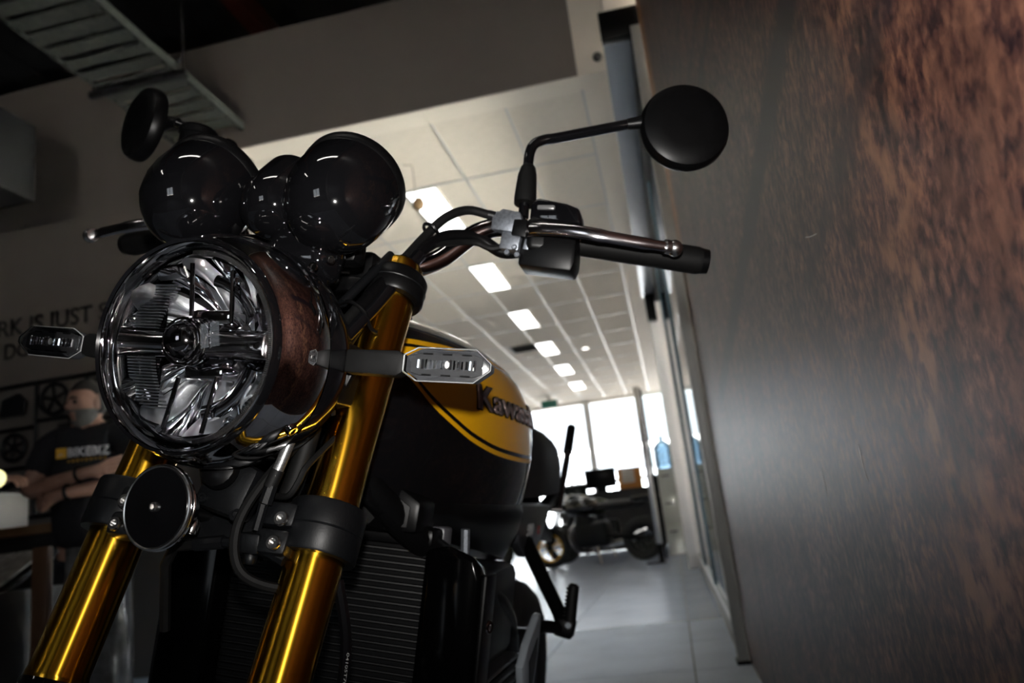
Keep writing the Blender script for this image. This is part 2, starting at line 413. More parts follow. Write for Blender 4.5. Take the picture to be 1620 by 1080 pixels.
# window wall and what lies outside it
fm = mat('window_frame_white', (.7, .7, .7), .4)
wy = 22.0
ww = struct(slab('wall_window', -6.4, 1.1, wy, wy+.2, 0, .45, WHITE))
struct(slab('trim_5', -6.4, 1.1, wy, wy+.2, 3.78, CZ+.1, WHITE))
XS = [-6.2, -4.86, -1.96, .94]
for k in range(3):
    w = struct(slab('window_%d' % (k+1), XS[k]-.09, XS[k]+.09, wy+.02, wy+.16, .45, 3.78, fm))
    slab('sill', XS[k]+.09, XS[k+1]-.09, wy, wy+.16, .45, .52, fm, w)
    slab('transom', XS[k]+.09, XS[k+1]-.09, wy+.06, wy+.12, 1.52, 1.60, fm, w)
    slab('pane', XS[k]+.09, XS[k+1]-.09, wy+.085, wy+.09, .52, 3.78, GLASS, w)
struct(slab('wall_side_sill', 2.55, 2.65, 3.9, 8.6, 0, .3, WHITE))
struct(slab('wall_side_solid', 2.55, 2.65, 8.6, 13.0, 0, 3.9, WHITE))
for k in range(3):  # unseen side windows, added to bring daylight to the near ceiling
    w = struct(slab('window_%d' % (k+6), 2.55, 2.65, 3.9+k*2.3, 4.0+k*2.3, .3, 3.85, fm))
    if k < 2: slab('pane', 2.598, 2.602, 4.0+k*2.3, 6.2+k*2.3, .3, 3.85, GLASS, w)
struct(slab('wall_adjoining_far', .36, 2.65, 13.0, 13.15, 0, 3.9, WHITE))
struct(slab('wall_adjoining_near', .36, 2.65, 3.75, 3.9, 0, 3.9, WHITE))
struct(slab('wall_hall_right', .45, .55, 13.15, 22, 0, 3.9, WHITE))
struct(slab('floor_adjoining', .37, 2.6, 3.9, 13, -.005, .0, mottled('pale_floor', (.66, .62, .57), (.72, .68, .62), 2, .5)))
PAVE = mottled('pale_pavement', (.62, .60, .57), (.70, .68, .65), .5, .8)
struct(slab('ground_outside', -40, 60, 22.3, 90, -.2, -.05, mottled('pale_concrete', (.20, .20, .20), (.25, .25, .25), .5, .8)))
struct(slab('ground_side', 2.66, 60, -20, 22.3, -.2, -.05, PAVE))
struct(slab('ground_front', -40, 2.66, -60, -5.3, -.2, -.05, PAVE))
t = thing('far_building', 'pale low building across the street behind the windows', 'building', (-1, 44, -.05))
obj('wall', MB().box((0, 0, 1.9), (60, 6, 3.8)), mat('pale_blue_render', (.55, .62, .70), .7), t)
obj('roof', MB().box((0, 0, 3.9), (61, 7, .25)), mat('pale_roof', (.7, .75, .8), .6), t)

# cable tray, hanger, duct
TRAY = mottled('galvanised_steel', (.06, .065, .06), (.09, .095, .088), 20, .5, .4)
t = thing('cable_tray', 'grey perforated steel cable tray hung below the dark roof', 'cable tray', (-3.12, 0, 3.965))
for sx in (-1, 1):
    r_ = MB()
    r_.box((sx*.305, 1.6, .03), (.004, 7.1, .06)); r_.box((sx*.29, 1.6, .002), (.03, 7.1, .004)); obj('side_rail', r_, TRAY, t)
    h2 = MB()
    for k in range(70): h2.box((sx*.288, -1.5+k*.096, -.0005), (.008, .035, .004))
    obj('rail_slots', h2, BLACK_MATTE, t)['kind'] = 'stuff'
rung = MB().box((0, 0, .01), (.58, .108, .012), None, .003, 1).mesh('rung'); rung.materials.append(TRAY)
for k in range(48):
    o = bpy.data.objects.new('rung', rung); COL.objects.link(o); o.parent = t; o.location = (0, -1.8+k*.145, 0)
obj('trapeze_bar', MB().box((0, 4.3, -.025), (.74, .045, .045), None, .003), mat('dark_strut', (.03, .03, .032), .5, .5), t)
for sx in (-1, 1): obj('hanger_rod', MB().tube([(sx*.345, 4.3, -.05), (sx*.345, 4.3, 1.42)], .009, 8), STEEL, t)
obj('hook', MB().tube(smooth([(.345, 4.3, .1), (.28, 4.3, .06), (.22, 4.3, .05)], 4), .01, 6), STEEL, t)
t = thing('air_duct', 'dark square air duct hung high at the left wall', 'duct', (-4.75, 4.1, 3.41))
obj('duct_body', MB().box((0, 0, .3), (1.13, 1.0, .60), None, .01), mat('dark_duct', (.006, .0065, .0068), .5), t)
obj('flange', MB().box((0, -.48, .3), (1.17, .03, .64), None, .004), mat('dark_duct2', (.007, .0075, .0075), .5), t)
for sx in (-1, 1): obj('hanger', MB().tube([(sx*.5, 0, .6), (sx*.5, 0, 2.14)], .01, 6), STEEL, t)

# two added, unseen batten lamps: for pod highlights and to light the wall
TUBEL = emis('added_tube', (1.0, .95, .88), 16.0)
for k, (x, y) in enumerate(((-.55, .15), (-3.2, -1.6))):
    t = thing('added_batten', ('added unseen batten lamp hung over the mural side of the showroom', 'added unseen batten lamp hung high over the middle of the showroom')[k], 'lamp', (x, y, (3.7, 4.9)[k]), (R(90), 0)[k])
    obj('housing', MB().box((0, 0, .04), (.14, 1.25, .06), None, .006), WALU, t)
    obj('tube', MB().tube([(0, -.58, 0), (0, .58, 0)], .042, 12), TUBEL, t)
    for s in (-1, 1): obj('hanger', MB().tube([(0, s*.5, .07), (0, s*.5, (1.7, .5)[k])], .004, 6), STEEL, t)

# writing on the back wall
BLK = mat('black_wall_lettering', (.006, .006, .006), .5)
def wall_text(s, x0, x1, zb, capz):
    me, w = text_mesh(s, capz, .006, .012)
    k = (x1-x0)/w
    for v in me.vertices: v.co = Vector((v.co.x*k, -v.co.z, v.co.y))
    me.materials.append(BLK)
    o = obj('wall_lettering', me, None); o.location = (x0, 5.1995, zb); return o
tag(wall_text('WORK IS JUST S', -5.41, -4.05, 2.645, .135), 'black block lettering WORK IS JUST, upper line on the grey wall', 'lettering')
tag(wall_text('DO B', -4.975, -4.60, 2.455, .125), 'black block lettering DO, lower line on the grey wall', 'lettering')

# ------------------------------------------------------------------ the motorcycle (x = its left, y = backwards, z = up in its own leaning frame)
az, el, OFF, Z0 = R(-1.352), R(-12.305), -.43474, .847
bn = Vector((math.cos(el)*math.cos(az), math.cos(el)*math.sin(az), math.sin(el)))
be1 = (Vector((0, 0, 1))-bn*bn.z).normalized(); be2 = be1.cross(bn)
bike = thing('motorcycle', 'black and yellow motorcycle with round headlight and gold forks, close in front', 'motorcycle')
BM = Matrix.Identity(4)
bl = bn*OFF - be1*Z0 + Vector((0, 0, H))
for i in range(3):
    BM[i][0] = bn[i]; BM[i][1] = be2[i]; BM[i][2] = be1[i]; BM[i][3] = bl[i]
bike.matrix_world = BM
def L(s, d, u): return Vector((s, d, u+Z0))
def LP(pts): return [L(*p) for p in pts]
def part(name, mb, m, parent=None, **kw): return obj(name, mb, m, parent or bike, **kw)
def mir(pts, sgn): return [(p[0]*sgn, p[1], p[2]) for p in pts]
def fork_d(u): return .711+.374*u
FAX = Vector((0, .374, 1)).normalized()      # up the fork
def FP(s, u): return L(s, fork_d(u), u)
def bolt(c, ax, r=.006, h=.006, parent=None, m=None, hexr=.5):
    b_ = MB().lathe([(r*.6, -.004), (r, 0), (r, h*.7), (r*.85, h), (r*hexr, h), (r*hexr*.9, h*.4), (0, h*.4)], c, ax, 14)
    return part('bolt', b_, m or STEEL, parent)

# --- headlight
hc = L(.004, .590, .092)
hrot = Matrix.Rotation(R(-5.5), 3, 'Z') @ Matrix.Rotation(R(5), 3, 'X')
hf = hrot @ Vector((0, -1, 0)); hx = hrot @ Vector((1, 0, 0)); hz = hrot @ Vector((0, 0, 1))
def HP(x, a, z): return hc+hx*x+hf*(a+HOFF)+hz*z
HOFF = 0.0
rim = MB().lathe([(.0825, -.012), (.083, .004), (.0855, .0085), (.0880, .007), (.0900, .000), (.0925, -.004), (.0965, -.010), (.1005, -.022), (.1020, -.036), (.1015, -.050), (.0985, -.056), (.095, -.056)], hc, hf, 96, cap=False)
headlight = part('headlight_rim', rim, CHROME, label='chrome headlight ring')
headlight.matrix_local = Matrix.Translation(hc) @ Matrix.Scale(1.055, 4) @ Matrix.Translation(-hc)
part('rim_gasket', MB().lathe([(.0865, .0085), (.0885, .0105), (.0905, .0055), (.0900, .001)], hc, hf, 96, cap=False), BLACK_GLOSS, headlight)
shell = MB().lathe([(.1005, -.054), (.1015, -.066), (.098, -.085), (.088, -.110), (.068, -.130), (.040, -.140), (.0, -.142)], hc, hf, 64, cap=False)
part('headlight_shell', shell, BLACK_GLOSS, headlight)
part('lens', MB().lathe([(.0, .030), (.02, .0287), (.04, .0245), (.06, .0175), (.075, .0095), (.0842, .003)], hc, hf, 64, cap=False), GLASS, headlight)
part('inner_collar', MB().lathe([(.0842, .002), (.0820, .001), (.0800, .000), (.0770, -.001), (.0755, -.003), (.0750, -.010)], hc, hf, 72, cap=False), CHROME, headlight)
# fine teeth round the collar
tm = MB()
for k in range(150):
    q = R(-80)+R(175)*k/150
    p = HP(.0785*math.cos(q), -.0003, .0785*math.sin(q)); rd = hx*math.cos(q)+hz*math.sin(q); tg = hf.cross(rd)
    tm.prism([(-.0016, -.0005), (.0016, -.0005), (.0016, .0005), (-.0016, .0005)], p, rd, tg, hf*.0016)
part('collar_teeth', tm, STEEL, headlight)['kind'] = 'stuff'
HOFF = .010
# faceted reflector: rotated curved blades make the bright broken-up mirror
part('reflector_bowl', MB().lathe([(.0750, -.008), (.073, -.030), (.062, -.048), (.040, -.060), (.018, -.064), (.0, -.065)], hc, hf, 48, cap=False), DARKCHROME, headlight)
NF = 16
for k in range(NF):
    q0 = 2*math.pi*k/NF
    if abs(math.sin(q0)) < .28: continue
    fb = MB(); rows = []
    for i in range(7):
        tt = i/6; rr = .018+.056*tt; row = []
        for j in range(6):
            q = q0+(j/5-.5)*2*math.pi/NF*.98+.35*(tt-.5)
            dep = -.070+.052*tt**1.8+.013*math.sin(j/5*math.pi)-.008*(j/5)+.003*math.sin(tt*9+k)+.004*math.sin(k*2.3)
            row.append(HP(rr*math.cos(q), dep, rr*math.sin(q)))
        rows.append(row)
    part('reflector_facet', fb.grid(rows), (mat('facet_mirror', (.95, .97, 1.0), .30, 1), mat('facet_mirror_sharp', (.93, .95, .98), .07, 1))[k % 2], headlight, sharp=60)
# ribbed side plates
for sgn, z0, z1 in ((-1, .010, .052), (-1, -.052, -.010)):
    rb = MB()
    for k in range(17):
        z = z0+(z1-z0)*k/16; hw = math.sqrt(max(.073**2-z*z, 0))
        rb.box(HP(-hw+.014, -.020, z), (.026, .006, .0016), hrot, .0004, 1)
    part('ribbed_plate', rb, RIBGREY, headlight)
    part('plate_backing', MB().box(HP(-.056, -.025, (z0+z1)/2), (.03, .003, z1-z0), hrot), DARKCHROME, headlight)
# lamp pod in the middle, its arms and thin rods
pod = part('projector_pod', MB().lathe([(.0, .0015), (.006, .0008), (.012, -.002), (.0165, -.008), (.0185, -.016), (.019, -.034), (.022, -.040), (.022, -.060)], HP(-.006, .004, .004), hf, 28), DARKCHROME, headlight)
for k in range(5):
    part('pod_fin', MB().torus(HP(-.006, -.007-.006*k, .004), hf, .0192, .0011, 28, 6), CHROME, pod)
part('pod_housing', MB().ball(HP(.010, -.040, .003), (.026, .018, .030), 20, 14), DARKCHROME, headlight)
part('pod_cap', MB().box(HP(.010, -.030, .026), (.040, .022, .012), hrot, .003), CHROME, headlight)
part('pod_cap', MB().box(HP(.008, -.030, -.021), (.040, .022, .012), hrot, .003), CHROME, headlight)
for sgn in (-1, 1):
    part('reflector_arm', MB().tube([HP(sgn*.016-.004, -.022, .003), HP(sgn*.045, -.020, .003), HP(sgn*.0735, -.017, .003)], [.0105, .0095, .0115], 16), mat('arm_chrome', (.6, .58, .58), .12, 1), headlight)
    part('arm_edge', MB().tube([HP(sgn*.02, -.012, .013), HP(sgn*.073, -.010, .0135)], .0012, 6), CHROME, headlight)
    part('arm_edge', MB().tube([HP(sgn*.02, -.012, -.008), HP(sgn*.073, -.010, -.0095)], .0012, 6), CHROME, headlight)
for (xa, za, xb, zb) in ((-.0065, .026, -.0075, .070), (.034, .022, .034, .064), (-.013, -.026, -.020, -.068), (.026, -.024, .019, -.070)):
    part('reflector_rod', MB().tube([HP(xa, -.016, za), HP(xb, -.012, zb)], .0020, 8), DARKCHROME, headlight)
# clear C-shaped light guide, lower right
part('light_guide', MB().tube([HP(.056*math.cos(q), -.022, .056*math.sin(q)) for q in [R(-78)+R(62)*k/14 for k in range(15)]], .0075, 12, True, .6), MIRROR, headlight)
part('light_guide', MB().tube([HP(.058*math.cos(q), -.022, .058*math.sin(q)) for q in [R(30)+R(50)*k/14 for k in range(15)]], .005, 12, True, .6), MIRROR, headlight)
HOFF = 0.0
sq = R(-38); bolt(HP(.1015*math.cos(sq), -.036, .1015*math.sin(sq)), hx*math.cos(sq)+hz*math.sin(sq), .0055, .003, headlight, DARKCHROME)

# --- forks
for sgn in (1, -1):
    s = sgn*.105
    A, B = FP(s, .205), FP(s, -.215)
    f = MB(); Lh = (A-B).length
    f.lathe([(.0, 0), (.0235, 0), (.0262, .002), (.0272, .010), (.0272, .012), (.0262, .016), (.0262, Lh*.42), (.0258, Lh*.435), (.0254, Lh*.45), (.0252, Lh)], B, FAX, 48)
    ft = part('fork_tube', f, GOLD, label='gold anodised upper fork tube')
    part('fork_cap', MB().lathe([(.0255, -.004), (.0255, .006), (.023, .010), (.012, .010), (.011, .006), (0, .006)], FP(s, .218), FAX, 32), GOLD, ft)
    part('seal_ring', MB().lathe([(.020, -.012), (.0285, -.010), (.029, .004), (.0275, .008)], B, FAX, 36, cap=False), BLACK_GLOSS, ft)
    part('fork_slider', MB().tube([FP(s, -.215), FP(s, -.46)], .0205, 24), CHROME, ft)
    part('axle_clamp', MB().box(FP(s, -.53), (.05, .065, .16), Matrix.Rotation(R(-20), 3, 'X'), .012), CAST, ft)
    # lower clamp ring with two pinch bolts
    c0 = FP(s, -.060)
    cl = MB().lathe([(.0266, -.024), (.035, -.024), (.0362, -.022), (.0362, -.001), (.0352, .0), (.0362, .001), (.0362, .022), (.035, .024), (.0266, .024)], c0, FAX, 40, cap=False)
    lc = part('lower_clamp', cl, CAST, label='black cast lower fork clamp')
    for du in (-.0125, .0125):
        lug = MB().box(c0+FAX*du+Vector((-sgn*.030, -.026, 0)), (.034, .026, .023), Matrix.Rotation(R(-20), 3, 'X'), .005)
        part('clamp_lug', lug, CAST, lc)
    for du in (-.0105, .0115):
        bolt(c0+FAX*du+Vector((-sgn*.024, -.0385, 0)), (0, -1, .35), .0068, .006, lc, STEEL)
    # top clamp
    c1 = FP(s, .200)
    tc = part('upper_clamp', MB().lathe([(.0256, -.019), (.032, -.018), (.034, -.015), (.034, .010), (.031, .014), (.0256, .014)], c1, FAX, 40, cap=False), BLACK_SATIN)
    part('clamp_groove', MB().torus(c1-FAX*.002, FAX, .0338, .0009, 40, 6), CAST, tc)
    part('clamp_arm', MB().prism([(-.035, -.018), (.0, -.03), (.04, -.02), (.04, .03), (-.035, .02)], c1+Vector((-sgn*.05, .012, -.008)), (1, 0, 0), (0, 1, 0), FAX*.02, .003), BLACK_SATIN, tc)
part('steering_head', MB().tube([L(0, .745, -.075), L(0, .865, .21)], .032, 24), BLACK_SATIN)
part('lower_yoke', MB().prism([(-.085, -.02), (.085, -.02), (.075, .045), (-.075, .045)], FP(0, -.082)+Vector((0, .008, 0)), (1, 0, 0), (0, 1, 0), FAX*.034, .006), CAST)
part('upper_yoke', MB().prism([(-.075, -.03), (.075, -.03), (.06, .05), (-.06, .05)], FP(0, .192)+Vector((0, .02, 0)), (1, 0, 0), (0, 1, 0), FAX*.02, .005), BLACK_SATIN)

# --- horn in front of the lower yoke
hn = L(-.013, .605, -.047); hax = Vector((-.14, -1, .05)).normalized()
horn = part('horn', MB().lathe([(.0, -.030), (.020, -.030), (.024, -.016), (.0345, -.010), (.0352, -.002), (.0335, .001), (.030, .0005), (.018, -.001), (.010, .0005), (.006, .001), (.0, .001)], hn, hax, 56), BLACK_GLOSS)
part('chrome_ring', MB().torus(hn-hax*.001, hax, .0352, .0018, 64, 8), STEEL, horn)
part('chrome_ring', MB().torus(hn-hax*.006, hax, .0358, .0014, 64, 8), CHROME, horn)
bolt(hn+hax*.001, hax, .0042, .0035, horn, STEEL)
part('horn_bracket', MB().tube([hn-hax*.028, L(-.015, .66, -.05), L(-.01, .70, -.055)], .009, 10), BLACK_SATIN, horn)

# --- brake hoses, junction and wiring between the forks
j = MB().box(L(.018, .668, -.028), (.052, .030, .050), Matrix.Rotation(R(-14), 3, 'X') @ Matrix.Rotation(R(12), 3, 'Y'), .008)
jb = part('ignition_block', j, CAST)
part('block_cap', MB().lathe([(.018, 0), (.017, .008), (.010, .012), (0, .012)], L(.014, .652, -.012), (0, -1, .3), 18), BLACK_SATIN, jb)
bolt(L(.036, .652, -.050), (0, -1, .3), .006, .004, jb, CAST)
bolt(L(.000, .652, -.038), (0, -1, .3), .005, .004, jb, CAST)
part('braided_hose', MB().tube(smooth(LP([(.088, .74, .12), (.089, .69, .085), (.081, .66, .040), (.072, .651, -.003), (.067, .65, -.019)])), .0052, 10), mottled('braided_steel', (.16, .16, .16), (.5, .5, .5), 900, .35, .9))
part('hose_collar', MB().tube(LP([(.071, .651, -.006), (.066, .65, -.022)]), .0062, 10), BLACK_MATTE)
part('hose_fitting', MB().tube(LP([(.0675, .65, -.020), (.064, .65, -.036), (.0625, .65, -.037), (.059, .65, -.060)]), [.0058, .0064, .0045, .0045], 8), CAST)
part('hose_junction', MB().box(L(.056, .652, -.072), (.022, .018, .018), None, .003), CAST)
part('hose_fitting', MB().tube(LP([(.066, .652, -.075), (.088, .655, -.083)]), [.005, .0065], 8), CAST)
part('hose_fitting', MB().tube(LP([(.046, .652, -.073), (.028, .652, -.074), (.0275, .652, -.074), (.000, .65, -.079)]), [.0045, .0045, .0062, .006], 8), CAST)
part('hose_fitting', MB().tube(LP([(.000, .65, -.079), (-.02, .65, -.083), (-.03, .655, -.10), (-.03, .67, -.16)]), .005, 8), BLACK_MATTE)
bolt(L(.056, .652, -.083), (0, 0, -1), .006, .007, None, CAST)
bolt(L(.002, .640, -.060), (0, -.35, -1), .0058, .009, None, STEEL)
part('cable', MB().tube(smooth(LP([(.066, .69, .02), (.052, .66, -.02), (.045, .642, -.055), (.048, .64, -.085), (.062, .645, -.102), (.092, .66, -.108), (.12, .70, -.10)])), .0045, 8), BLACK_MATTE)
part('cable', MB().tube(smooth(LP([(.10, .70, .03), (.092, .665, .0), (.088, .66, -.015), (.080, .66, -.028), (.06, .67, -.03)])), .003, 8), BLACK_MATTE)
part('wiring_loom', MB().tube(smooth(LP([(.08, .70, .10), (.07, .70, .02), (.055, .70, -.04), (.03, .70, -.09)])), .010, 10), BLACK_MATTE)
part('brake_pipe', MB().tube(smooth(LP([(.125, .69, -.10), (.14, .69, -.15), (.142, .685, -.20), (.13, .67, -.27), (.12, .62, -.45)])), .0055, 8), BLACK_GLOSS)
me, w = text_mesh('04105T700', .0042, .0002)
for v in me.vertices: v.co = L(.146+v.co.y*.6, .681, -.158-v.co.x*1.1)
me.materials.append(WHITEPRINT); obj('hose_print', me, None, bike)

# --- gauge pods
pax = Vector((0, .70, .72)).normalized()
for sgn in (1, -1):
    c = L(sgn*.080, .672, .255)
    p_ = MB().lathe([(.0, -.052), (.012, -.0505), (.024, -.046), (.035, -.038), (.044, -.026), (.0505, -.010), (.0535, .008), (.0540, .022), (.0540, .036)], c, pax, 64, cap=False)
    g = part('gauge_pod', p_, BLACK_GLOSS, label='gloss black bullet-shaped instrument pod')
    part('gauge_rim', MB().lathe([(.0540, .034), (.0556, .036), (.0560, .046), (.054, .050), (.049, .049), (.048, .044)], c, pax, 64, cap=False), BLACK_SATIN, g)
    part('gauge_face', MB().lathe([(.048, .044), (0, .044)], c, pax, 40), mat('gauge_face', (.03, .03, .03), .4), g)
    part('gauge_glass', MB().lathe([(.049, .0475), (0, .0478)], c, pax, 40), GLASS, g)
bm_ = MB().lathe([(.0, -.042), (.010, -.041), (.020, -.037), (.029, -.028), (.034, -.014), (.036, .004), (.036, .040), (.030, .046), (0, .046)], L(.006, .690, .262), pax, 48)
part('display_housing', bm_, BLACK_GLOSS)
part('gauge_bracket', MB().box(L(.0, .735, .225), (.17, .03, .03), None, .008), BLACK_SATIN)
part('gauge_cover', MB().box(L(.045, .690, .205), (.075, .05, .055), Matrix.Rotation(R(-20), 3, 'X'), .018, 4), BLACK_GLOSS)
for p in ((.075, .655, .185), (.085, .668, .196), (.055, .662, .178), (.030, .662, .19)):
    bolt(L(*p), (.3, -1, -.1), .0045, .004, None, CHROME)
part('stay', MB().tube(LP([(.10, .775, .235), (.088, .735, .19), (.080, .715, .165)]), .005, 10), CAST)

# --- handlebar, controls, mirrors
half = [(.06, .838, .236), (.099, .84, .238), (.129, .858, .258), (.158, .872, .290), (.185, .882, .305), (.22, .892, .306), (.29, .918, .299), (.43, .952, .291)]
bar = mir([(.375, .938, .294)]+half[-2::-1], -1)+half
handlebar = part('handlebar', MB().tube(smooth(LP(bar), 6), .0118, 20), mat('bar_chrome', (.62, .58, .58), .10, 1), label='polished handlebar')
for sgn in (-1, 1):
    part('bar_clamp', MB().box(L(sgn*.045, .838, .228), (.03, .04, .05), None, .006), BLACK_SATIN)
    def P(s, d, u): return L(sgn*s, d, u)
    def Q(p): return [P(*q) for q in p]
    ge = .431 if sgn > 0 else .378
    grip = part('grip', MB().tube([P(.285, .917, .299), P(.30, .920, .2985), P(ge-.006, .951-(.431-ge)*.25, .2912), P(ge, .9525-(.431-ge)*.25, .291)], [.0158, .0165, .0172, .0155], 24), BLACK_MATTE)
    part('bar_end', MB().tube([P(ge-.001, .9522-(.431-ge)*.25, .291), P(ge+.007, .954-(.431-ge)*.25, .2906)], [.0160, .0150], 20), BLACK_SATIN, grip)
    sw = part('switch_housing', MB().box(P(.252, .903, .297), (.066, .046, .044), Matrix.Rotation(R(sgn*14), 3, 'Z'), .009, 3), BLACK_SATIN)
    part('switch_lower', MB().prism([(-.034, -.022), (.030, -.024), (.034, -.012), (.034, .020), (-.034, .022)], P(.252, .922, .278), (sgn, 0, -.06), (0, 0, 1), (0, -.044, 0), .003), BLACK_SATIN, sw)
    part('switch_top', MB().prism([(-.030, -.012), (.034, -.012), (.030, .008), (.014, .013), (-.022, .017), (-.030, .010)], P(.256, .918, .326), (sgn, 0, -.08), (0, 0, 1), (0, -.036, 0), .004, 3), BLACK_GLOSS, sw)
    part('indicator_button', MB().box(P(.246, .880, .331), (.022, .005, .006), None, .002), mat('button_grey', (.12, .12, .12), .25), sw)
    part('choke_tab', MB().box(P(.227, .880, .287), (.007, .006, .020), Matrix.Rotation(R(8*sgn), 3, 'Y'), .001), ALLOY, sw)
    lever = part('hand_lever', MB().tube(smooth(Q([(.219, .874, .300), (.248, .864, .2985), (.284, .857, .294), (.317, .857, .289), (.36, .869, .286), (.392, .883, .286)]), 5), [.0090]*6+[.0082]*10+[.0072]*6+[.0062]*4, 16, True, .55, (0, 0, 1)), mat('lever_alloy', (.55, .53, .55), .16, 1), label='polished hand lever with ball end')
    part('lever_ball', MB().ball(P(.400, .888, .286), .0098, 20, 14), STEEL, lever)
    part('lever_neck', MB().tube(Q([(.389, .882, .286), (.394, .885, .286)]), .0085, 14), STEEL, lever)
    perch = part('lever_perch', MB().prism([(-.020, -.006), (.010, -.010), (.018, .004), (.014, .016), (-.008, .020), (-.020, .010)], P(.204, .885, .304), (sgn, 0, 0), (0, 0, 1), (0, -.020, 0), .002), ALLOY, label='rough cast lever perch')
    part('perch_block', MB().box(P(.208, .880, .286), (.024, .022, .024), Matrix.Rotation(R(6*sgn), 3, 'Y'), .002), ALLOY, perch)
    part('perch_clamp', MB().box(P(.212, .893, .300), (.016, .036, .042), None, .003), BLACK_SATIN, perch)
    for q in ((.214, .871, .277), (.206, .870, .270), (.218, .872, .268)): bolt(P(*q), (0, -1, 0), .0035, .004, perch, ALLOY)
    part('pivot_plate', MB().prism([(-.006, -.009), (.012, -.012), (.012, .010), (-.004, .010)], P(.216, .871, .300), (sgn, 0, 0), (0, 0, 1), (0, -.008, 0), .001), BLACK_SATIN, perch)
    # clutch / brake line adjuster
    part('cable_adjuster', MB().tube(Q([(.190, .878, .317), (.185, .877, .318), (.1845, .877, .318), (.176, .874, .319)]), [.004, .004, .0062, .0062], 10), CAST, perch)
    part('lock_nut', MB().lathe([(.0075, -.002), (.0075, .002)], P(.188, .878, .3175), (sgn, .1, 0), 6), ALLOY, perch)
    # mirror
    mz = 0 if sgn > 0 else .013
    ms = [(.214, .900, .325), (.213, .903, .350), (.212, .908, .393), (.212, .910, .414), (.216, .913, .428), (.228, .918, .4365), (.25, .923, .4425), (.335, .936, .466 if sgn > 0 else .478)]
    stem = part('mirror_stem', MB().tube(smooth(Q(ms), 6), .0066, 16), BLACK_GLOSS)
    part('stem_boot', MB().tube(Q([(.214, .901, .343), (.2138, .902, .350), (.2125, .907, .383), (.2122, .909, .394), (.212, .91, .398)]), [.0135, .0140, .0120, .0095, .0068], 20), BLACK_MATTE, stem)
    part('mirror_neck', MB().tube(Q([(.330, .935, .4645+mz), (.345, .9375, .4675+mz), (.366, .941, .468+mz), (.380, .945, .467+mz)]), [.0072, .0085, .0125, .0135], 18), BLACK_SATIN, stem)
    mc = P(.402, .946, .466) if sgn > 0 else P(.402, .946, .483); mn = Vector((.27, -.96, 0)).normalized() if sgn > 0 else Vector((-.46, -.89, 0)).normalized()
    part('mirror_head', MB().lathe([(.0, .0125), (.030, .012), (.046, .010), (.0535, .0065), (.0565, .000), (.0572, -.008), (.056, -.012), (.053, -.012)], mc, mn, 56, cap=False), BLACK_SATIN, stem)
    part('mirror_glass', MB().lathe([(.0535, -.011), (0, -.011)], mc, mn, 48), MIRROR, stem)
# cables from the left control
part('clutch_cable', MB().tube(smooth(LP([(.176, .874, .319), (.154, .86, .319), (.135, .84, .302), (.119, .82, .271), (.110, .79, .235), (.102, .75, .191), (.093, .71, .151), (.089, .685, .115), (.09, .70, .05)])), .0056, 10), BLACK_MATTE)
part('switch_cable', MB().tube(smooth(LP([(.222, .900, .283), (.195, .888, .276), (.168, .872, .288), (.145, .85, .2835), (.130, .83, .270), (.116, .80, .240), (.106, .765, .195), (.098, .725, .15), (.09, .70, .11)])), .0075, 10), BLACK_SATIN)
part('cable', MB().tube(smooth(LP([(.205, .878, .282), (.185, .872, .276), (.168, .868, .281), (.15, .852, .276), (.128, .82, .262)])), .004, 8), BLACK_MATTE)
part('cable_sleeve', MB().tube(LP([(.110, .79, .234), (.0955, .718, .158)]), .0075, 12), BLACK_SATIN)
part('cable_sleeve', MB().tube(LP([(.123, .80, .243), (.104, .735, .165), (.093, .69, .118)]), .0078, 12), BLACK_GLOSS)
part('cable_tie', MB().torus(L(.1235, .826, .281), (.35, .45, .8), .010, .0022, 16, 6), BLACK_SATIN)
part('wire_guide', MB().tube(smooth(LP([(.075, .72, .165), (.09, .712, .166), (.104, .716, .157), (.108, .728, .143), (.112, .735, .14)]), 5), .0022, 8), BLACK_SATIN)
part('wire_guide', MB().tube(smooth(LP([(.07, .70, .14), (.085, .69, .136), (.096, .692, .128), (.10, .70, .118)]), 5), .0022, 8), BLACK_SATIN)
part('brake_line', MB().tube(smooth(LP([(-.176, .874, .319), (-.15, .86, .30), (-.11, .81, .24), (-.08, .75, .16), (-.06, .71, .06), (-.03, .70, -.03)])), .0056, 10), BLACK_MATTE)
part('fluid_reservoir', MB().lathe([(.0, 0), (.024, 0), (.024, .028), (.026, .03), (.026, .038), (.022, .042), (0, .042)], L(-.262, .895, .405), (0, 0, 1), 28), BLACK_SATIN)
part('reservoir_stay', MB().tube(LP([(-.262, .895, .41), (-.25, .90, .32)]), .006, 8), BLACK_SATIN)

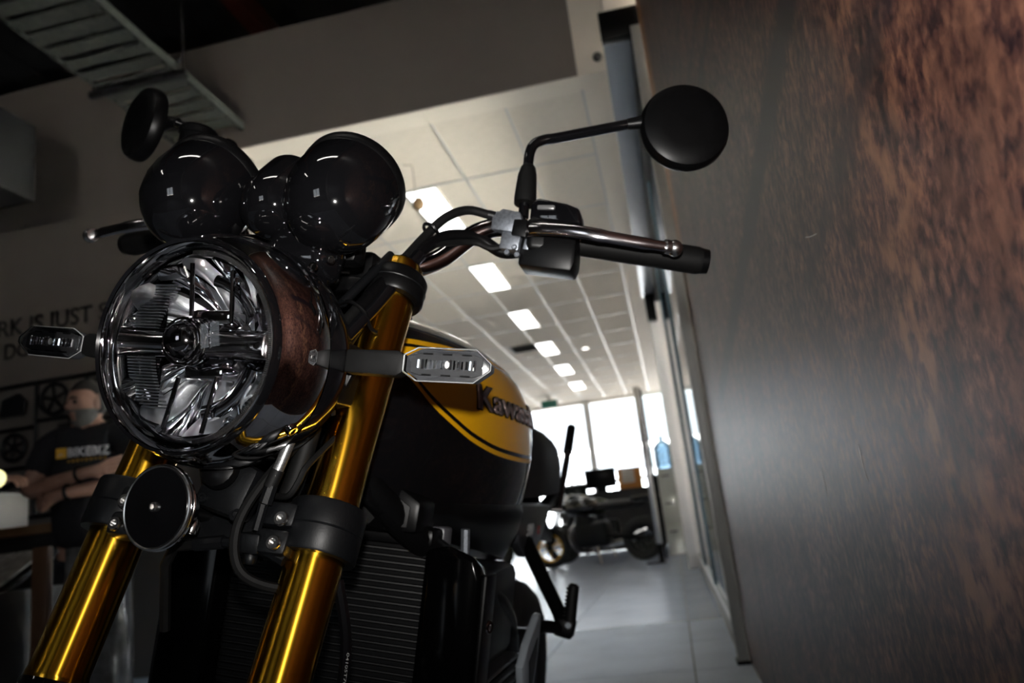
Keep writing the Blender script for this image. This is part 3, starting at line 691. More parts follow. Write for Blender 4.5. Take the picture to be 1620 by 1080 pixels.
# --- turn signals
for sgn in (1, -1):
    def P(s, d, u): return L(sgn*s, d, u)
    hub = part('signal_mount', MB().lathe([(.014, -.020), (.017, -.012), (.017, .006), (.013, .012)], P(.088, .682, .100), (sgn, 0, 0), 24), BLACK_MATTE)
    part('mount_bracket', MB().prism([(-.012, -.030), (.012, -.024), (.022, .002), (.012, .016), (-.012, .016)], P(.094, .700, .094), (sgn, 0, 0), (0, 0, 1), (0, -.012, 0), .003), BLACK_SATIN, hub)
    bolt(P(.094, .672, .101), (0, -1, .1), .0045, .003, hub, CAST)
    part('headlight_bracket', MB().prism([(-.01, -.035), (.016, -.030), (.016, .03), (-.01, .03)], P(.092, .73, .09), (sgn, 0, 0), (0, 0, 1), (0, -.06, 0), .003), BLACK_SATIN, hub)
    stalk = part('signal_stalk', MB().prism([(0, -.0105), (.052, -.0115), (.058, -.008), (.058, .009), (.052, .0125), (0, .0115)], P(.115, .682, .0985), (sgn, -.03, 0), (0, 0, 1), (0, -.018, 0), .0025), BLACK_MATTE)
    out = [(0, -.007), (.013, -.0150), (.066, -.0145), (.0805, -.003), (.0805, .003), (.066, .0155), (.013, .0155), (0, .0085)]
    ex = Vector((sgn, .06, .02)); org = P(.1735, .680, .099)
    body = part('signal_body', MB().prism([(.002+a*.97, b_*.94) for a, b_ in out], org, ex, (0, 0, 1), (0, -.015, 0), .001), mat('signal_grey', (.045, .047, .052), .35), stalk)
    # raised edge of the clear lens
    n_ = len(out); edge = [org+ex*a+Vector((0, -.0165, b_)) for a, b_ in out]
    part('lens_edge', MB().tube(edge+[edge[0], edge[1]], .0007, 6), mat('pale_lens_edge', (.30, .31, .31), .2), body)
    inn = [(.040+.033*max(-1, min(1, 1.25*math.cos(q))), .0105*max(-1, min(1, 1.25*math.sin(q)))) for q in [2*math.pi*k/20 for k in range(20)]]
    part('inner_tray', MB().prism(inn, org+Vector((0, -.0145, .0004)), ex, (0, 0, 1), (0, -.0012, 0), .0004, 1), mat('signal_dark', (.016, .016, .017), .3), body)
    for k in range(15):
        a = .014+.0037*k
        if k == 7: continue
        part('reflector_rib', MB().box(org+ex*a+Vector((0, -.0165, .0005)), (.0024, .0022, .0085+.001*math.sin(k)), Matrix.Rotation(R(25*math.sin(k*1.7)), 3, 'Z'), .0004, 1), MIRROR, body)
    part('bulb', MB().ball(org+ex*.0405+Vector((0, -.017, .0006)), (.0022, .0016, .0035), 10, 8), mat('bulb_glass', (.8, .8, .75), .1), body)
    for a in (.022, .040, .058):
        for zz in (.0100, -.0092): part('lens_clip', MB().box(org+ex*a+Vector((0, -.0163, zz)), (.009, .0012, .0014)), BLACK_SATIN, body)
    part('signal_lens', MB().prism([(a, b_) for a, b_ in out], org+Vector((0, -.0150, 0)), ex, (0, 0, 1), (0, -.0050, 0), .0012), GLASS, body)

# --- fuel tank
TD = [.84, .90, 1.0, 1.1, 1.2, 1.3, 1.36, 1.42]; TW = [.085, .112, .142, .160, .169, .167, .152, .110]; TT = [.185, .200, .214, .222, .224, .214, .190, .12]
UC, UB = .045, -.032
def tank_s(d, u, o=0):
    w, top = cat(TD, TW, d), cat(TD, TT, d)
    if u >= UC:
        v = min((u-UC)/(top-UC), 1); return (w)*(1-v**2.5)**.4+o
    v = (UC-u)/(UC-UB); return w*(1-.06*v*v)+o
rows = []
for k in range(59):
    d = .84+.58*k/58; top = cat(TD, TT, d); row = []
    us = [UB+(UC-UB)*i/8 for i in range(8)]
    half_ = [(tank_s(d, u), u) for u in us]
    w = cat(TD, TW, d)
    for i in range(19):
        q = math.pi/2*i/18; half_.append((w*max(math.cos(q), 0)**.8, UC+(top-UC)*math.sin(q)**.8))
    row = [L(s, d, u) for s, u in half_]+[L(-s, d, u) for s, u in half_[-2::-1]]
    rows.append(row)
tk = MB(); tk.grid(rows); n_ = len(rows[0])
c0 = [rows[0][i] for i in range(n_)]; c1_ = [rows[-1][i] for i in range(n_)]
def endcap(ring, dy):
    cen = sum(ring, Vector())/len(ring); rr = [ring]
    for k in range(1, 6):
        q = k/5*math.pi/2; rr.append([cen+(p-cen)*max(math.cos(q), .01)+Vector((0, dy*math.sin(q), 0)) for p in ring])
    tk.grid(rr)
endcap(c0, -.02); endcap(c1_, .03)
tank = part('fuel_tank', tk, BLACK_GLOSS, sharp=60, label='teardrop fuel tank, black with yellow panels')
LOW = ([.85, .888, .916, .959, 1.016, 1.104, 1.247, 1.36, 1.40], [.140, .108, .088, .069, .051, .039, .037, .045, .06])
UPP = ([.85, .909, .948, .978, 1.013, 1.074, 1.12, 1.25, 1.36, 1.40], [.160, .167, .171, .174, .176, .181, .183, .178, .150, .11])
def low(d): return cat(*LOW, d)
def upp(d): return cat(*UPP, d)
def patch(f0, f1, off, d0, d1, sgn, nd=70, nu=14):
    rr = []
    for k in range(nd+1):
        d = d0+(d1-d0)*k/nd
        a, b_ = f0(d), f1(d)
        rr.append([L(sgn*tank_s(d, a+(b_-a)*i/nu, off), d, a+(b_-a)*i/nu) for i in range(nu+1)])
    return MB().grid(rr)
for sgn in (1, -1):
    pnl = part('paint_panel', patch(low, upp, .0006, .853, 1.385, sgn, 80, 16), YELLOW, tank, sharp=60, label='candy yellow paint panel')
    part('pinstripe', patch(lambda d: low(d)+.0065+.006*max(0, .95-d)*10*.2, lambda d: low(d)+.0125+.006*max(0, .95-d)*10*.3, .0009, .862, 1.385, sgn, 80, 2), BLACK_GLOSS, tank, sharp=60)
    part('pinstripe', patch(lambda d: upp(d)-.0105, lambda d: upp(d)-.0065, .0009, .862, 1.385, sgn, 80, 2), BLACK_GLOSS, tank, sharp=60)
    for (mm, bold, off, dp, nm) in ((BLACK_SATIN, .045, .0009, .002, 'emblem_backing'), (mat('emblem_chrome', (.30, .22, .21), .28, .7), .012, .0029, .0022, 'tank_emblem')):
        me, w = text_mesh('Kawasaki', .0335, dp, bold, .12)
        k = .31/w
        for v in me.vertices:
            d = 1.022+v.co.x*k if sgn > 0 else 1.332-v.co.x*k
            u = .0985+v.co.y
            v.co = L(sgn*tank_s(d, u, off+v.co.z), d, u)
        me.materials.append(mm); obj(nm, me, None, tank)
part('filler_cap', MB().lathe([(.0, .012), (.03, .011), (.036, .006), (.038, -.01)], L(0, 1.02, .214), (0, -.1, 1), 32), CHROME, tank)

# --- shrouds, radiator, engine
for sgn in (1, -1):
    def P(s, d, u): return L(sgn*s, d, u)
    side = MB()
    rr = []
    for k in range(13):
        d = .86+.52*k/12; lo = -.06-.07*(d-.86)/.52; w = cat(TD, TW, d)
        rr.append([P(w*.94, d, UB+.004), P(w*.97, d, UB-.012), P(w*.93, d, (UB+lo)/2), P(w*.80, d, lo), P(w*.5, d, lo-.002)])
    side.grid(rr); part('side_cover', side, BLACK_SATIN)
    duct = part('air_scoop', MB().prism([(.040, -.045), (.085, -.005), (.128, -.030), (.126, -.066), (.05, -.066)], L(0, .885, 0), (sgn, 0, 0), (0, 0, 1), (0, .06, 0), .006), BLACK_SATIN)
    part('scoop_mouth', MB().prism([(.052, -.046), (.084, -.017), (.116, -.036), (.114, -.060), (.056, -.060)], L(0, .8835, 0), (sgn, 0, 0), (0, 0, 1), (0, .004, 0), .001), mat('scoop_black', (.002, .002, .002), .6), duct)
    rs = part('radiator_shroud', MB().prism([(.132, -.082), (.160, -.074), (.196, -.086), (.205, -.11), (.205, -.36), (.19, -.40), (.14, -.40), (.132, -.38)], L(0, .905, 0), (sgn, 0, 0), (0, 0, 1), (0, .045, -.012), .008, 3), mat('shroud_black', (.0008, .0008, .0009), .12, 0, **{'Specular IOR Level': .1}))
    part('shroud_plate', MB().box(P(.2065, .935, -.20), (.006, .05, .19), None, .003), BLACK_SATIN, rs)
    bolt(P(.209, .935, -.165), (sgn, -.3, 0), .008, .004, rs, DARKCHROME)
rad = part('radiator', MB().box(L(0, .952, -.235), (.27, .03, .33), None, .004), mat('radiator_core', (.004, .004, .004), .6))
fin = MB().box((0, 0, 0), (.262, .006, .0055), None, .001, 1).mesh('radiator_fin'); fin.materials.append(mottled('radiator_black', (.001, .001, .0012), (.0018, .0018, .002), 500, .5, 0, 0, .001, **{'Specular IOR Level': .15}))
for k in range(40):
    o = bpy.data.objects.new('radiator_fin', fin); COL.objects.link(o); o.parent = rad; o.location = L(0, .9345, -.078-.0079*k)
part('top_tank', MB().box(L(0, .945, -.072), (.27, .045, .022), None, .006), BLACK_SATIN, rad)
for s in (-.09, 0, .05, .11): bolt(L(s, .925, -.06), (0, -1, .2), .004, .005, rad, STEEL)
part('radiator_cap', MB().lathe([(.02, 0), (.022, .006), (.018, .014), (0, .014)], L(.10, .94, -.058), (0, -.2, 1), 20), SILVERGREY, rad)
# upper engine and frame
part('cylinder_head', MB().box(L(0, 1.12, -.18), (.36, .20, .13), None, .015), CAST)
cyl = part('cylinder_block', MB().box(L(0, 1.12, -.31), (.34, .19, .15), None, .01), CAST)
for k in range(9):
    part('cooling_fin', MB().box(L(0, 1.12, -.250-.016*k), (.385, .225, .005), None, .002, 1), mat('fin_edge', (.05, .05, .055), .3, .6), cyl)
part('crankcase', MB().box(L(0, 1.22, -.49), (.36, .44, .24), None, .05, 3), CAST)
for sgn in (1, -1):
    def P(s, d, u): return L(sgn*s, d, u)
    part('clutch_cover', MB().lathe([(.10, 0), (.10, .025), (.085, .045), (0, .05)], P(.17, 1.22, -.48), (sgn, 0, 0), 32), BLACK_SATIN)
    part('frame_tube', MB().tube(smooth(LP([(sgn*.03, .80, .05), (sgn*.10, .90, -.055), (sgn*.155, 1.05, -.13), (sgn*.165, 1.22, -.20), (sgn*.14, 1.42, -.34), (sgn*.14, 1.50, -.50)])), .018, 14), BLACK_SATIN)
    part('seat_rail', MB().tube(smooth(LP([(sgn*.10, 1.36, -.12), (sgn*.125, 1.60, -.06), (sgn*.12, 1.9, .0)])), .014, 12), BLACK_SATIN)
    part('pivot_plate', MB().prism([(1.40, -.24), (1.52, -.26), (1.56, -.40), (1.50, -.56), (1.40, -.55)], P(.13, 0, 0), (0, 1, 0), (0, 0, 1), (sgn*.02, 0, 0), .005), BLACK_SATIN)
    # passenger peg hanger and peg
    hg = part('peg_hanger', MB().tube(smooth(LP([(sgn*.14, 1.46, -.10), (sgn*.165, 1.52, -.165), (sgn*.195, 1.575, -.235), (sgn*.20, 1.585, -.265)])), .014, 10), BLACK_SATIN)
    part('peg_hanger_arm', MB().tube(LP([(sgn*.13, 1.45, -.28), (sgn*.17, 1.53, -.255), (sgn*.205, 1.585, -.262)]), .012, 10), BLACK_SATIN, hg)
    part('peg_knuckle', MB().box(P(.207, 1.585, -.260), (.036, .045, .034), Matrix.Rotation(R(sgn*8), 3, 'Y'), .005), BLACK_SATIN, hg)
    bolt(P(.216, 1.56, -.252), (0, -1, 0), .006, .004, hg, SILVERGREY)
    peg = part('foot_peg', MB().tube(LP([(sgn*.216, 1.575, -.255), (sgn*.2175, 1.575, -.20), (sgn*.2185, 1.575, -.180), (sgn*.219, 1.575, -.176)]), [.012, .0115, .0105, .006], 14), BLACK_MATTE)
    for k in range(9): part('peg_rib', MB().box(P(.2055+.0004*k, 1.572, -.243+.0072*k), (.005, .018, .004), None, .001, 1), BLACK_MATTE, peg)
    heel = part('heel_guard', MB().prism([(1.20, -.262), (1.235, -.235), (1.30, -.200), (1.322, -.200), (1.326, -.215), (1.32, -.26), (1.30, -.34), (1.26, -.36)], P(.192, 0, 0), (0, 1, 0), (0, 0, 1), (sgn*.012, 0, 0), .004), SILVERGREY, label='silver grey heel guard')
    part('heel_cutout', MB().prism([(1.245, -.262), (1.30, -.235), (1.305, -.26), (1.275, -.325)], P(.2045, 0, 0), (0, 1, 0), (0, 0, 1), (sgn*.001, 0, 0)), BLACK_SATIN, heel)
    part('sprocket_cover', MB().lathe([(.06, 0), (.06, .02), (.045, .035), (0, .036)], P(.16, 1.30, -.38), (sgn, 0, 0), 24), BLACK_SATIN)
    part('shift_rod', MB().tube(LP([(sgn*.2, 1.20, -.30), (sgn*.205, 1.45, -.37)]), .006, 8), STEEL)
    # rear frame plate with the model lettering
    cv = MB().prism([(1.36, -.03), (1.69, -.032), (1.675, -.06), (1.62, -.10), (1.55, -.128), (1.48, -.13), (1.40, -.10)], P(.118, 0, 0), (0, 1, 0), (0, 0, 1), (sgn*.022, 0, 0), .006, 3)
    sc = part('rear_side_panel', cv, mat('dark_grey_satin', (.03, .031, .035), .3))
    for body_, mm, d0, hh in (('900', WHITEPRINT, 1.462, .022), ('RS', RED, 1.560, .016)):
        me, w = text_mesh(body_, hh, .0004, .02, .2)
        for v in me.vertices:
            v.co = P(.1405+v.co.z, (d0+v.co.x*1.25) if sgn > 0 else (d0+(w-v.co.x)*1.25), -.090+v.co.y)
        me.materials.append(mm); obj('panel_lettering', me, None, sc)
    for p in ((.155, 1.00, -.105), (.155, 1.015, -.128), (.150, 1.03, -.15)): bolt(P(*p), (sgn, -.6, 0), .009, .010, None, STEEL)
    part('coolant_hose', MB().tube(smooth(LP([(sgn*.185, .955, -.15), (sgn*.185, 1.0, -.17), (sgn*.17, 1.05, -.24), (sgn*.15, 1.08, -.32)])), .014, 12), BLACK_MATTE)
    for k in range(2):
        s = sgn*(.05+.08*k)
        part('exhaust_header', MB().tube(smooth(LP([(s, 1.02, -.20), (s, .985, -.26), (s, .98, -.42), (s*.9, 1.02, -.56), (s*.6, 1.15, -.635)])), .019, 14), mat('header_steel', (.16, .14, .12), .2, 1))
part('ignition_coil', MB().box(L(.125, .985, -.075), (.02, .035, .03), None, .004), mat('coil_grey', (.09, .09, .10), .4))
part('bolt_column', MB().tube(LP([(.158, .98, -.06), (.16, .985, -.10)]), .006, 8), ALLOY)
part('muffler', MB().tube(smooth(LP([(-.05, 1.2, -.64), (-.16, 1.5, -.62), (-.20, 1.75, -.55), (-.21, 2.0, -.48)])), [.03]*6+[.05]*6+[.055]*6+[.05], 20), DARKCHROME)
# seat, tail
rr = []
for k in range(15):
    d = 1.37+.55*k/14; w = .10+.045*math.sin(min(k/7, 1)*math.pi/2)-.03*max(0, k-10)/4; top = .085+.05*math.sin(min(k/5, 1)*math.pi/2)-.02*max(0, k-9)/5; bot = -.028+.03*k/14
    row = []
    for i in range(17):
        q = math.pi*i/16; c_, s_ = math.cos(q), math.sin(q)
        row.append(L(w*math.copysign(abs(c_)**.55, c_), d, bot+(top-bot)*s_**.6))
    rr.append(row)
part('seat', MB().grid(rr, False).grid([rr[0], [L(0, 1.37, 0)]*17]).grid([rr[-1], [L(0, 1.93, .03)]*17]), LEATHER, sharp=60)
for sgn in (1,):
    part('grab_bar', MB().tube(LP([(sgn*.140, 1.79, -.045), (sgn*.132, 1.90, .055), (sgn*.128, 1.945, .095)]), .008, 10), STEEL)
    part('grab_bar_grip', MB().tube(LP([(sgn*.128, 1.94, .092), (sgn*.120, 2.02, .160)]), .0115, 10), BLACK_MATTE)
    part('grab_bar_bolt', MB().tube(LP([(sgn*.09, 1.77, -.046), (sgn*.15, 1.79, -.044)]), .006, 10), STEEL)
part('tail_cowl', MB().prism([(1.70, -.03), (2.05, .02), (2.12, .05), (2.06, .075), (1.80, .07)], L(-.08, 0, 0), (0, 1, 0), (0, 0, 1), (.16, 0, 0), .02, 3), BLACK_GLOSS)
part('rear_fender', MB().prism([(1.95, .0), (2.25, -.14), (2.26, -.15), (2.0, -.06)], L(-.06, 0, 0), (0, 1, 0), (0, 0, 1), (.12, 0, 0), .01), BLACK_SATIN)
for sgn in (1, -1):
    part('swingarm', MB().tube(LP([(sgn*.10, 1.45, -.42), (sgn*.125, 1.70, -.47), (sgn*.125, 1.98, -.537)]), [.032, .028, .022], 14), BLACK_SATIN)
part('shock', MB().tube(LP([(0, 1.50, -.42), (0, 1.44, -.16)]), .03, 14), mat('shock_yellow', (.5, .3, .02), .4))
# wheels
def wheel(root, c, ax, R0, tr, wrim, mrim, name, nsp=10):
    w = obj(name, MB().torus(c, ax, R0-tr, tr, 56, 14), TYRE, root, sharp=60)
    c = Vector(c); ax = Vector(ax).normalized()
    rr_ = R0-tr*1.75
    obj('rim', MB().lathe([(rr_-.018, -wrim*.8), (rr_, -wrim), (rr_+.006, -wrim), (rr_-.008, -wrim*.5), (rr_-.008, wrim*.5), (rr_+.006, wrim), (rr_, wrim), (rr_-.018, wrim*.8), (rr_-.018, -wrim*.8)], c, ax, 48, cap=False), mrim, w)
    obj('hub', MB().lathe([(.0, -.05), (.04, -.05), (.045, -.02), (.045, .02), (.04, .05), (0, .05)], c, ax, 20), CAST, w)
    a = Vector((0, 0, 1)); a = (a-ax*a.dot(ax)).normalized(); b_ = ax.cross(a)
    for k in range(nsp):
        q = 2*math.pi*k/nsp; d_ = a*math.cos(q)+b_*math.sin(q)
        obj('spoke', MB().tube([c+d_*.04, c+d_*(rr_-.012)], [.010, .008], 8), mrim if nsp < 12 else CAST, w)
    return w
GOLDRIM = mat('black_rim', (.01, .01, .01), .25)
wheel(bike, L(0, .506, -.547), (1, 0, 0), .30, .058, .042, GOLDRIM, 'front_wheel')
wheel(bike, L(0, 1.976, -.537), (1, 0, 0), .31, .075, .06, GOLDRIM, 'rear_wheel')
part('front_axle', MB().tube(LP([(-.13, .506, -.547), (.13, .506, -.547)]), .012, 12), STEEL)
fr = []
for k in range(15):
    q = R(40)+R(100)*k/14
    fr.append([L(s, .506-.33*math.cos(q), -.547+.325*math.sin(q)-.012*(abs(s)/.055)**3) for s in (-.062, -.05, -.025, 0, .025, .05, .062)])
part('front_fender', MB().grid(fr), BLACK_GLOSS)
for sgn in (1, -1):
    part('brake_disc', MB().lathe([(.15, 0), (.15, .005), (.11, .005), (.11, 0)], L(sgn*.07, .506, -.547), (sgn, 0, 0), 40, cap=False), STEEL)
part('side_stand', MB().tube(LP([(.13, 1.42, -.55), (.20, 1.38, -.70), (.245, 1.36, -.788)]), .012, 10), BLACK_SATIN)
part('stand_foot', MB().box(L(.252, 1.36, -.7855), (.05, .05, .008), Matrix.Rotation(R(12.3), 3, 'Y'), .003), BLACK_SATIN)

# ------------------------------------------------------------------ people
def skin_mesh(verts, edges, sub=2):
    """verts: {name: (x, y, z, rx, ry)}; first is the root; returns evaluated mesh"""
    names = list(verts); idx = {n: i for i, n in enumerate(names)}
    me = bpy.data.meshes.new('sk'); me.from_pydata([verts[n][:3] for n in names], [(idx[a], idx[b_]) for a, b_ in edges], [])
    o = bpy.data.objects.new('sk', me); COL.objects.link(o)
    o.modifiers.new('s', 'SKIN'); sv = me.skin_vertices[0].data
    for i, n in enumerate(names):
        v = verts[n]; sv[i].radius = (v[3], v[4] if len(v) > 4 else v[3]); sv[i].use_root = (i == 0)
    md = o.modifiers.new('d', 'SUBSURF'); md.levels = sub; md.render_levels = sub
    dg = bpy.context.evaluated_depsgraph_get(); out = bpy.data.meshes.new_from_object(o.evaluated_get(dg))
    bpy.data.objects.remove(o)
    out.polygons.foreach_set('use_smooth', [True]*len(out.polygons))
    return out
def add_mesh(mb, me, M4=None):
    M4 = M4 or Matrix.Identity(4)
    mb.add([M4 @ v.co for v in me.vertices], [list(p.vertices) for p in me.polygons])
def gauss(x, s): return math.exp(-(x/s)**2)
def head_mb(M4):
    """face looks along -Y; head centre at origin, about .23 m tall"""
    mb = MB(); rows = []; NU, NV = 40, 28
    for i in range(NV+1):
        th = math.pi*i/NV; z = -math.cos(th); k = max(math.sin(th), .01); row = []
        for j_ in range(NU):
            ph = 2*math.pi*j_/NU; x, y = k*math.sin(ph), -k*math.cos(ph)
            wz = z
            px, py, pz = .074*x, .096*y, .118*wz
            if wz < -.1: px *= 1-.28*((-wz-.1)/.9)**1.4
            if wz < 0 and y > 0: py *= 1-.25*(-wz)
            if y < -.2:
                f = -y
                py -= .026*gauss(x/k if k > .2 else 1, .22)*gauss(wz+.10, .16)*f           # nose
                py -= .006*gauss(wz-.22, .10)*f                                         # brow
                py += .011*(gauss(x-.38, .18)+gauss(x+.38, .18))*gauss(wz-.06, .11)*f   # eye sockets
                py -= .008*gauss(x, .3)*gauss(wz+.46, .10)*f                            # lips
                py -= .012*gauss(x, .4)*gauss(wz+.82, .18)*f                            # chin
            row.append(M4 @ Vector((px, py, pz)))
        rows.append(row)
    mb.grid(rows, True, True)
    for s in (-1, 1):
        mb.add(*ear(s, M4))
    return mb
def ear(s, M4):
    t_ = MB().ball((0, 0, 0), (.010, .020, .032), 10, 8)
    return [M4 @ (Vector(v)+Vector((s*.074, .008, -.005))) for v in t_.v], t_.f
def shell_patch(M4, test, off, NU=40, NV=28):
    """hair or beard: the part of the head surface where test(x,y,z) holds, pushed out"""
    src = head_mb(Matrix.Identity(4)); mb = MB(); keep = {}
    n = NU*(NV+1); vs_ = []
    for i in range(n):
        v = Vector(src.v[i]); u_ = v.normalized(); k = test(v)
        vs_.append((M4 @ (v+u_*off*min(max(k, -.3), 1)), k))
    fs = [f for f in src.f if max(f) < n and all(vs_[i][1] > -.3 for i in f)]
    mb.add([v for v, k in vs_], fs); return mb
SKIN = mottled('skin', (.36, .20, .145), (.42, .24, .175), 30, .5)
SHIRT = mottled('black_cotton', (.008, .008, .011), (.013, .013, .017), 60, .85)
TROUS = mottled('dark_trousers', (.010, .010, .014), (.016, .016, .021), 40, .8)
def hand_chain(v, e, wrist, palm, dirv, side, up_, nm, curl=.4):
    """add palm + five unequal bent fingers to a skin skeleton"""
    dirv = Vector(dirv).normalized(); side = Vector(side).normalized(); up_ = Vector(up_).normalized()
    base = Vector(palm); v[nm+'palm'] = (*base, .030, .016); e.append((wrist, nm+'palm'))
    for k, (o_, ln) in enumerate(((-.030, .062), (-.010, .075), (.010, .078), (.029, .068))):
        a = base+dirv*.040+side*o_; b_ = a+dirv*ln*.45-up_*ln*.10; c = b_+dirv*ln*.35-up_*ln*curl*.6; d = c+dirv*ln*.15-up_*ln*curl*.6
        for q, (p, r_) in enumerate(((a, .0100), (b_, .0090), (c, .0085), (d, .0075))):
            v['%sf%d%d' % (nm, k, q)] = (*p, r_)
            e.append((nm+'palm' if q == 0 else '%sf%d%d' % (nm, k, q-1), '%sf%d%d' % (nm, k, q)))
    a = base-side*.032+dirv*.004; b_ = a-side*.018+dirv*.028; c = b_+dirv*.026-side*.002
    for q, (p, r_) in enumerate(((a, .012), (b_, .010), (c, .0085))):
        v['%st%d' % (nm, q)] = (*p, r_); e.append((nm+'palm' if q == 0 else '%st%d' % (nm, q-1), '%st%d' % (nm, q)))
def person(loc, rz, head_turn, label, arms, beard=True, hair_col=(.012, .010, .009), group=None, hgt=1.0):
    t = thing('person', label, 'person', loc, rz); t.scale = (hgt, hgt, hgt)
    v = {'pel': (0, .01, .95, .10, .07), 'bel': (0, -.01, 1.10, .135, .10), 'che': (0, 0, 1.28, .165, .115), 'nb': (0, .015, 1.44, .085, .07), 'nk': (0, .005, 1.48, .056, .058), 'hd': (0, -.01, 1.55, .055, .06)}
    e = [('pel', 'bel'), ('bel', 'che'), ('che', 'nb'), ('nb', 'nk'), ('nk', 'hd')]
    for s, n_ in ((-1, 'r'), (1, 'l')):
        A = arms[n_]
        v[n_+'sh'] = (s*.175, .01, 1.39, .068); v[n_+'el'] = (*A['el'], .050); v[n_+'fm'] = (*[(A['el'][i]*.62+A['wr'][i]*.38) for i in range(3)], .046); v[n_+'wr'] = (*A['wr'], .029)
        e += [('nb', n_+'sh'), (n_+'sh', n_+'el'), (n_+'el', n_+'fm'), (n_+'fm', n_+'wr')]
        hand_chain(v, e, n_+'wr', A['pa'], A['dir'], A['side'], A['up'], n_)
        v[n_+'hp'] = (s*.09, .01, .86, .055); v[n_+'kn'] = (s*.12, -.005, .50, .045); v[n_+'an'] = (s*.125, .02, .09, .040); v[n_+'to'] = (s*.135, -.11, .045, .036)
        e += [('pel', n_+'hp'), (n_+'hp', n_+'kn'), (n_+'kn', n_+'an'), (n_+'an', n_+'to')]
    body = MB(); add_mesh(body, skin_mesh(v, e, 1))
    HM = Matrix.Translation((0, -.025, 1.575)) @ Matrix.Rotation(head_turn, 4, 'Z') @ Matrix.Rotation(R(4), 4, 'X')
    h = head_mb(HM); body.add(h.v, h.f)
    bo = obj('body', body, SKIN, t, sharp=180)
    hair = shell_patch(HM, lambda p: min((p.z-.052+.55*max(p.y, -.03)+.0*p.x)*22, 1) if p.y < .0 else min((p.z+.055)*22, 1), .012)
    obj('hair', hair, mottled('hair_%.3f' % hair_col[0], hair_col, tuple(c*2.2+.01 for c in hair_col), 120, .6), t, sharp=180)
    if beard:
        bd = shell_patch(HM, lambda p: min((-.030-p.z)*30, (.02-p.y)*30, 1) - (2 if (abs(p.x) < .022 and -.066 < p.z < -.048 and p.y < -.05) else 0), .013)
        obj('beard', bd, mottled('grey_beard', (.07, .065, .062), (.17, .165, .16), 200, .8), t, sharp=180)
    for s in (-1, 1):
        obj('eye', MB().ball(HM @ Vector((s*.030, -.080, .010)), .0115, 12, 8), mat('eye_dark', (.05, .035, .03), .2), t)
        obj('eyebrow', MB().tube([HM @ Vector((s*.016, -.096, .027)), HM @ Vector((s*.032, -.093, .032)), HM @ Vector((s*.050, -.080, .027))], [.004, .005, .003], 8), mat('brow_dark', (.02, .016, .014), .7), t)
    # shirt: torso and short sleeves, a little larger than the body
    sv = {'pel': (0, 0, .84, .172, .130), 'wst': (0, 0, .98, .172, .130), 'bel': (0, -.012, 1.10, .178, .142), 'che': (0, 0, 1.28, .185, .135), 'nb': (0, .015, 1.435, .098, .082)}
    se = [('pel', 'wst'), ('wst', 'bel'), ('bel', 'che'), ('che', 'nb')]
    for s, n_ in ((-1, 'r'), (1, 'l')):
        A = arms[n_]; sv[n_+'sh'] = (s*.178, .01, 1.388, .083); q = [(s*.178, .01, 1.388)[i]*.30+A['el'][i]*.70 for i in range(3)]; sv[n_+'sl'] = (*q, .072)
        se += [('nb', n_+'sh'), (n_+'sh', n_+'sl')]
    obj('shirt', skin_mesh(sv, se, 2), SHIRT, t)
    tv = {'pel': (0, .002, .93, .175, .135)}; te = []
    for s, n_ in ((-1, 'r'), (1, 'l')):
        tv[n_+'hp'] = (s*.095, 0, .80, .105); tv[n_+'kn'] = (s*.12, -.01, .50, .082); tv[n_+'an'] = (s*.125, .015, .10, .066); te += [('pel', n_+'hp'), (n_+'hp', n_+'kn'), (n_+'kn', n_+'an')]
    obj('trousers', skin_mesh(tv, te, 2), TROUS, t)
    for s in (-1, 1):
        obj('shoe', MB().ball((s*.135, -.06, .045), (.052, .14, .045), 16, 10), BLACK_MATTE, t)
    return t
armsA = {'r': dict(el=(-.255, -.06, 1.155), wr=(.055, -.225, 1.205), pa=(.115, -.215, 1.215), dir=(.8, .25, .25), side=(0, -.3, 1), up=(0, -1, -.2)),
         'l': dict(el=(.255, -.06, 1.165), wr=(-.045, -.205, 1.12), pa=(-.105, -.175, 1.11), dir=(-.85, .45, -.1), side=(0, .2, 1), up=(0, -1, .1))}
man = person((-2.84, 3.50, 0), R(20), R(-38), 'bearded man in black printed t-shirt with folded arms beside the counter', armsA)
# shirt print and wrist bands
def on_shirt(me, m, x0, z0, yb, name):
    for v in me.vertices:
        x = x0+v.co.x; v.co = Vector((x, yb+.35*x*x*3-v.co.z, z0+v.co.y))
    me.materials.append(m); return obj(name, me, None, man)
me, w = text_mesh('BIKEBIZ', .042, .001, .03); k_ = .185/w
for v in me.vertices: v.co.x *= k_
on_shirt(me, mat('shirt_white', (.62, .62, .66), .7), -.042, 1.300, -.152, 'shirt_print')
sq_ = bpy.data.meshes.new('logo'); sq_.from_pydata([(0, 0, 0), (.052, 0, 0), (.052, .050, 0), (0, .050, 0)], [], [(0, 1, 2, 3)])
on_shirt(sq_, mat('shirt_yellow', (.75, .42, .03), .7), -.098, 1.296, -.153, 'shirt_logo')
me = bpy.data.meshes.new('swoosh'); me.from_pydata([(.006, .006, .001), (.024, .026, .001), (.044, .008, .001), (.030, .016, .001)], [], [(0, 1, 3), (1, 2, 3)])
on_shirt(me, mat('shirt_cream', (.6, .5, .42), .7), -.098, 1.296, -.154, 'shirt_logo_mark')
